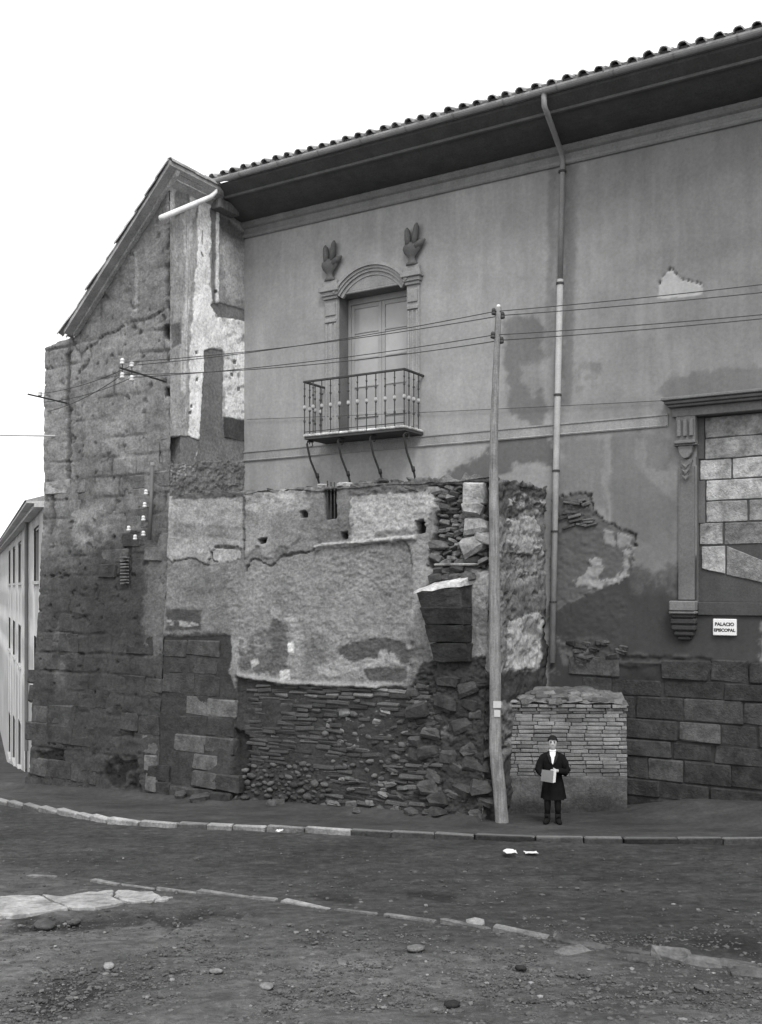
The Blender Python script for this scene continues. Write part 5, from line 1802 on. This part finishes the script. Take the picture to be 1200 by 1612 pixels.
def mesh_from(name, verts, faces, mat, smooth=True, sub=0):
    me = bpy.data.meshes.new(name)
    me.from_pydata([Vector(v) for v in verts], [], faces)
    bm = bmesh.new()
    bm.from_mesh(me)
    bmesh.ops.recalc_face_normals(bm, faces=bm.faces)
    bm.to_mesh(me)
    bm.free()
    me.materials.append(mat)
    if smooth:
        me.polygons.foreach_set('use_smooth', [True] * len(me.polygons))
    return me


def rings(rs, seg=28, fold=0.0, fold_z=.8):
    vs, fs = [], []
    for (z, rx, ry, cx_, cy_) in rs:
        for k in range(seg):
            a = 2 * math.pi * k / seg
            f = 1 + fold * max(0, (fold_z - z)) * math.sin(a * 7)
            vs.append((cx_ + rx * f * math.cos(a), cy_ + ry * f * math.sin(a), z))
    for i in range(len(rs) - 1):
        for k in range(seg):
            k2 = (k + 1) % seg
            fs.append((i * seg + k, i * seg + k2, (i + 1) * seg + k2, (i + 1) * seg + k))
    return vs, fs


def chain(pts, rads, seg=12):
    m = MB()
    m.tube(pts, rads, seg)
    return m.v, m.f


cv, cf = rings([(.43, .205, .155, .015, .02), (.55, .195, .15, .012, .02), (.7, .18, .142, .008, .02), (.82, .165, .135, 0, .015), (.93, .165, .13, 0, .012), (.94, .168, .133, 0, .012), (1.05, .185, .135, 0, .012), (1.13, .195, .132, 0, .015), (1.19, .17, .115, 0, .02), (1.24, .115, .088, 0, .025), (1.275, .078, .072, 0, .02), (1.265, .066, .06, 0, .02)], 28, .3, .9)
for sg in (-1, 1):
    hx = -.13 if sg < 0 else .035
    hz = .90 if sg < 0 else .97
    v2, f2 = chain([(sg * .08, .02, 1.205), (sg * .155, .02, 1.155), (sg * .205, .01, 1.06), (sg * .245, -.01, .945), (sg * .215, -.07, .915), ((hx + sg * .05) * .5 + sg * .11, -.15, (hz + .93) / 2), (hx + sg * .055, -.228, hz)], [.06, .075, .078, .074, .066, .056, .046])
    b = len(cv)
    cv += [tuple(v) for v in v2]
    cf += [tuple(i + b for i in f) for f in f2]
coat = plocal('coat', mesh_from('coat', cv, cf, M_CLOTH), .011)
# lapels, collar, shirt front, trousers/stockings, boots
lv, lf_ = [], []
for sg in (-1, 1):
    b = len(lv)
    lv += [(sg * .07, -.052, 1.275), (sg * .10, -.075, 1.225), (sg * .055, -.132, 1.12), (sg * .006, -.135, 1.05), (sg * .03, -.105, 1.19), (sg * .075, -.065, 1.27), (sg * .10, -.09, 1.22), (sg * .06, -.146, 1.12), (sg * .008, -.148, 1.05), (sg * .035, -.12, 1.19)]
    lf_ += [(b, b + 1, b + 2, b + 3, b + 4), (b + 5, b + 9, b + 8, b + 7, b + 6)] + [(b + i, b + (i + 1) % 5, b + 5 + (i + 1) % 5, b + 5 + i) for i in range(5)]
plocal('lapel', mesh_from('lapel', lv, lf_, M_CLOTH, False), .022)
sv = [(-.052, -.062, 1.275), (.052, -.062, 1.275), (.045, -.10, 1.2), (.022, -.13, 1.11), (0, -.137, 1.06), (-.022, -.13, 1.11), (-.045, -.10, 1.2), (0, -.085, 1.27), (0, -.122, 1.19)]
plocal('shirt_front', mesh_from('shirt_front', sv, [(0, 6, 8, 7), (7, 8, 2, 1), (6, 5, 4, 8), (8, 4, 3, 2)], M_CLOTH), .75)
vv, ff = rings([(1.262, .066, .06, 0, .005), (1.285, .062, .058, 0, .0), (1.31, .056, .055, 0, -.002), (1.305, .05, .05, 0, -.002)], 18)
plocal('collar', mesh_from('collar', vv, ff, M_CLOTH), .75)
for sg in (-1, 1):
    v2, f2 = chain([(sg * .085, .01, .74), (sg * .088, -.02, .43), (sg * .09, .012, .30), (sg * .092, .02, .14)], [.088, .06, .057, .046], 12)
    plocal('trouser_leg', mesh_from('trouser_leg', [tuple(v) for v in v2], f2, M_CLOTH), .016)
    v2, f2 = chain([(sg * .092, .022, .17), (sg * .092, .025, .08), (sg * .096, .005, .048), (sg * .108, -.06, .042), (sg * .124, -.125, .034), (sg * .13, -.155, .03)], [.054, .052, .052, .05, .044, .026], 12)
    plocal('boot', mesh_from('boot', [tuple(v) for v in v2], f2, M_CLOTH), .014)
# hair cap with a short fringe
hv, hf = [], []
NS, NRr = 20, 8
for i in range(NRr + 1):
    ph = math.pi / 2 * (1 - i / NRr * 1.12)
    for k in range(NS):
        a = 2 * math.pi * k / NS
        fr_ = max(0, -math.sin(a))
        drop = 1.0
        z = 1.455 + .103 * math.sin(ph)
        if fr_ > .25:
            z = max(z, 1.488 + .006 * math.sin(k * 5))
        if i == NRr and fr_ < -.1:
            z -= .03
        rr = max(.05, math.cos(ph))
        hv.append((.088 * rr * math.cos(a) * (1 + .03 * math.sin(k * 3.1 + i)), .004 + .103 * rr * math.sin(a) * (1 + .03 * math.sin(k * 2.3)), z))
for i in range(NRr):
    for k in range(NS):
        k2 = (k + 1) % NS
        hf.append((i * NS + k, (i + 1) * NS + k, (i + 1) * NS + k2, i * NS + k2))
hf.append(tuple(range(NS)))
plocal('hair', mesh_from('hair', hv, hf, M_CLOTH), .02)
for sg in (-1, 1):
    m = MB()
    vs3, fs3 = [], []
    for i in range(5):
        for k in range(8):
            ph, a = math.pi * i / 4, 2 * math.pi * k / 8
            vs3.append((sg * .031 + .016 * math.sin(ph) * math.cos(a), -.0875 + .008 * math.sin(ph) * math.sin(a), 1.437 + .009 * math.cos(ph)))
    for i in range(4):
        for k in range(8):
            fs3.append((i * 8 + k, i * 8 + (k + 1) % 8, (i + 1) * 8 + (k + 1) % 8, (i + 1) * 8 + k))
    plocal('eye', mesh_from('eye', vs3, fs3, M_CLOTH), .03)
    plocal('eyebrow', mesh_from('eyebrow', [(sg * .012, -.092, 1.455), (sg * .046, -.083, 1.457), (sg * .046, -.081, 1.464), (sg * .012, -.09, 1.463), (sg * .012, -.08, 1.455), (sg * .046, -.07, 1.457), (sg * .046, -.07, 1.464), (sg * .012, -.08, 1.463)], [(0, 1, 2, 3), (4, 7, 6, 5), (0, 4, 5, 1), (3, 2, 6, 7), (0, 3, 7, 4), (1, 5, 6, 2)], M_CLOTH, False), .03)
plocal('mouth', mesh_from('mouth', [(-.022, -.086, 1.382), (.022, -.086, 1.382), (.014, -.090, 1.388), (-.014, -.090, 1.388), (0, -.092, 1.378), (0, -.08, 1.383)], [(0, 4, 1, 2, 3), (0, 3, 2, 1, 5), (0, 5, 1, 4)], M_CLOTH, False), .12)
# the paper held open and folded over
news = thing('newspaper', 'folded pale newspaper held in the hands of the person in the dark coat', 'newspaper', (PXX, PYY - .29, PZ + .9))
nv_ = [(-.215, -.30, 1.0), (-.015, -.335, .985), (.035, -.30, .99), (-.235, -.28, .80), (-.03, -.33, .775), (.018, -.30, .78)]
me = mesh_from('page', [nv_[0], nv_[1], nv_[4], nv_[3]], [(0, 1, 2, 3)], M_PAPER, False)
me2 = mesh_from('page', [nv_[1], nv_[2], nv_[5], nv_[4]], [(0, 1, 2, 3)], M_PAPER, False)
for mm, tn in ((me, .2), (me2, .7)):
    o = bpy.data.objects.new('page', mm)
    link(o, news)
    o.location = Vector((PXX, PYY, PZ)) - origin(news)
    o.rotation_euler = (0, 0, -yaw + .1)
    tone_of(o, tn)
    md = o.modifiers.new('thick', 'SOLIDIFY')
    md.thickness = .006
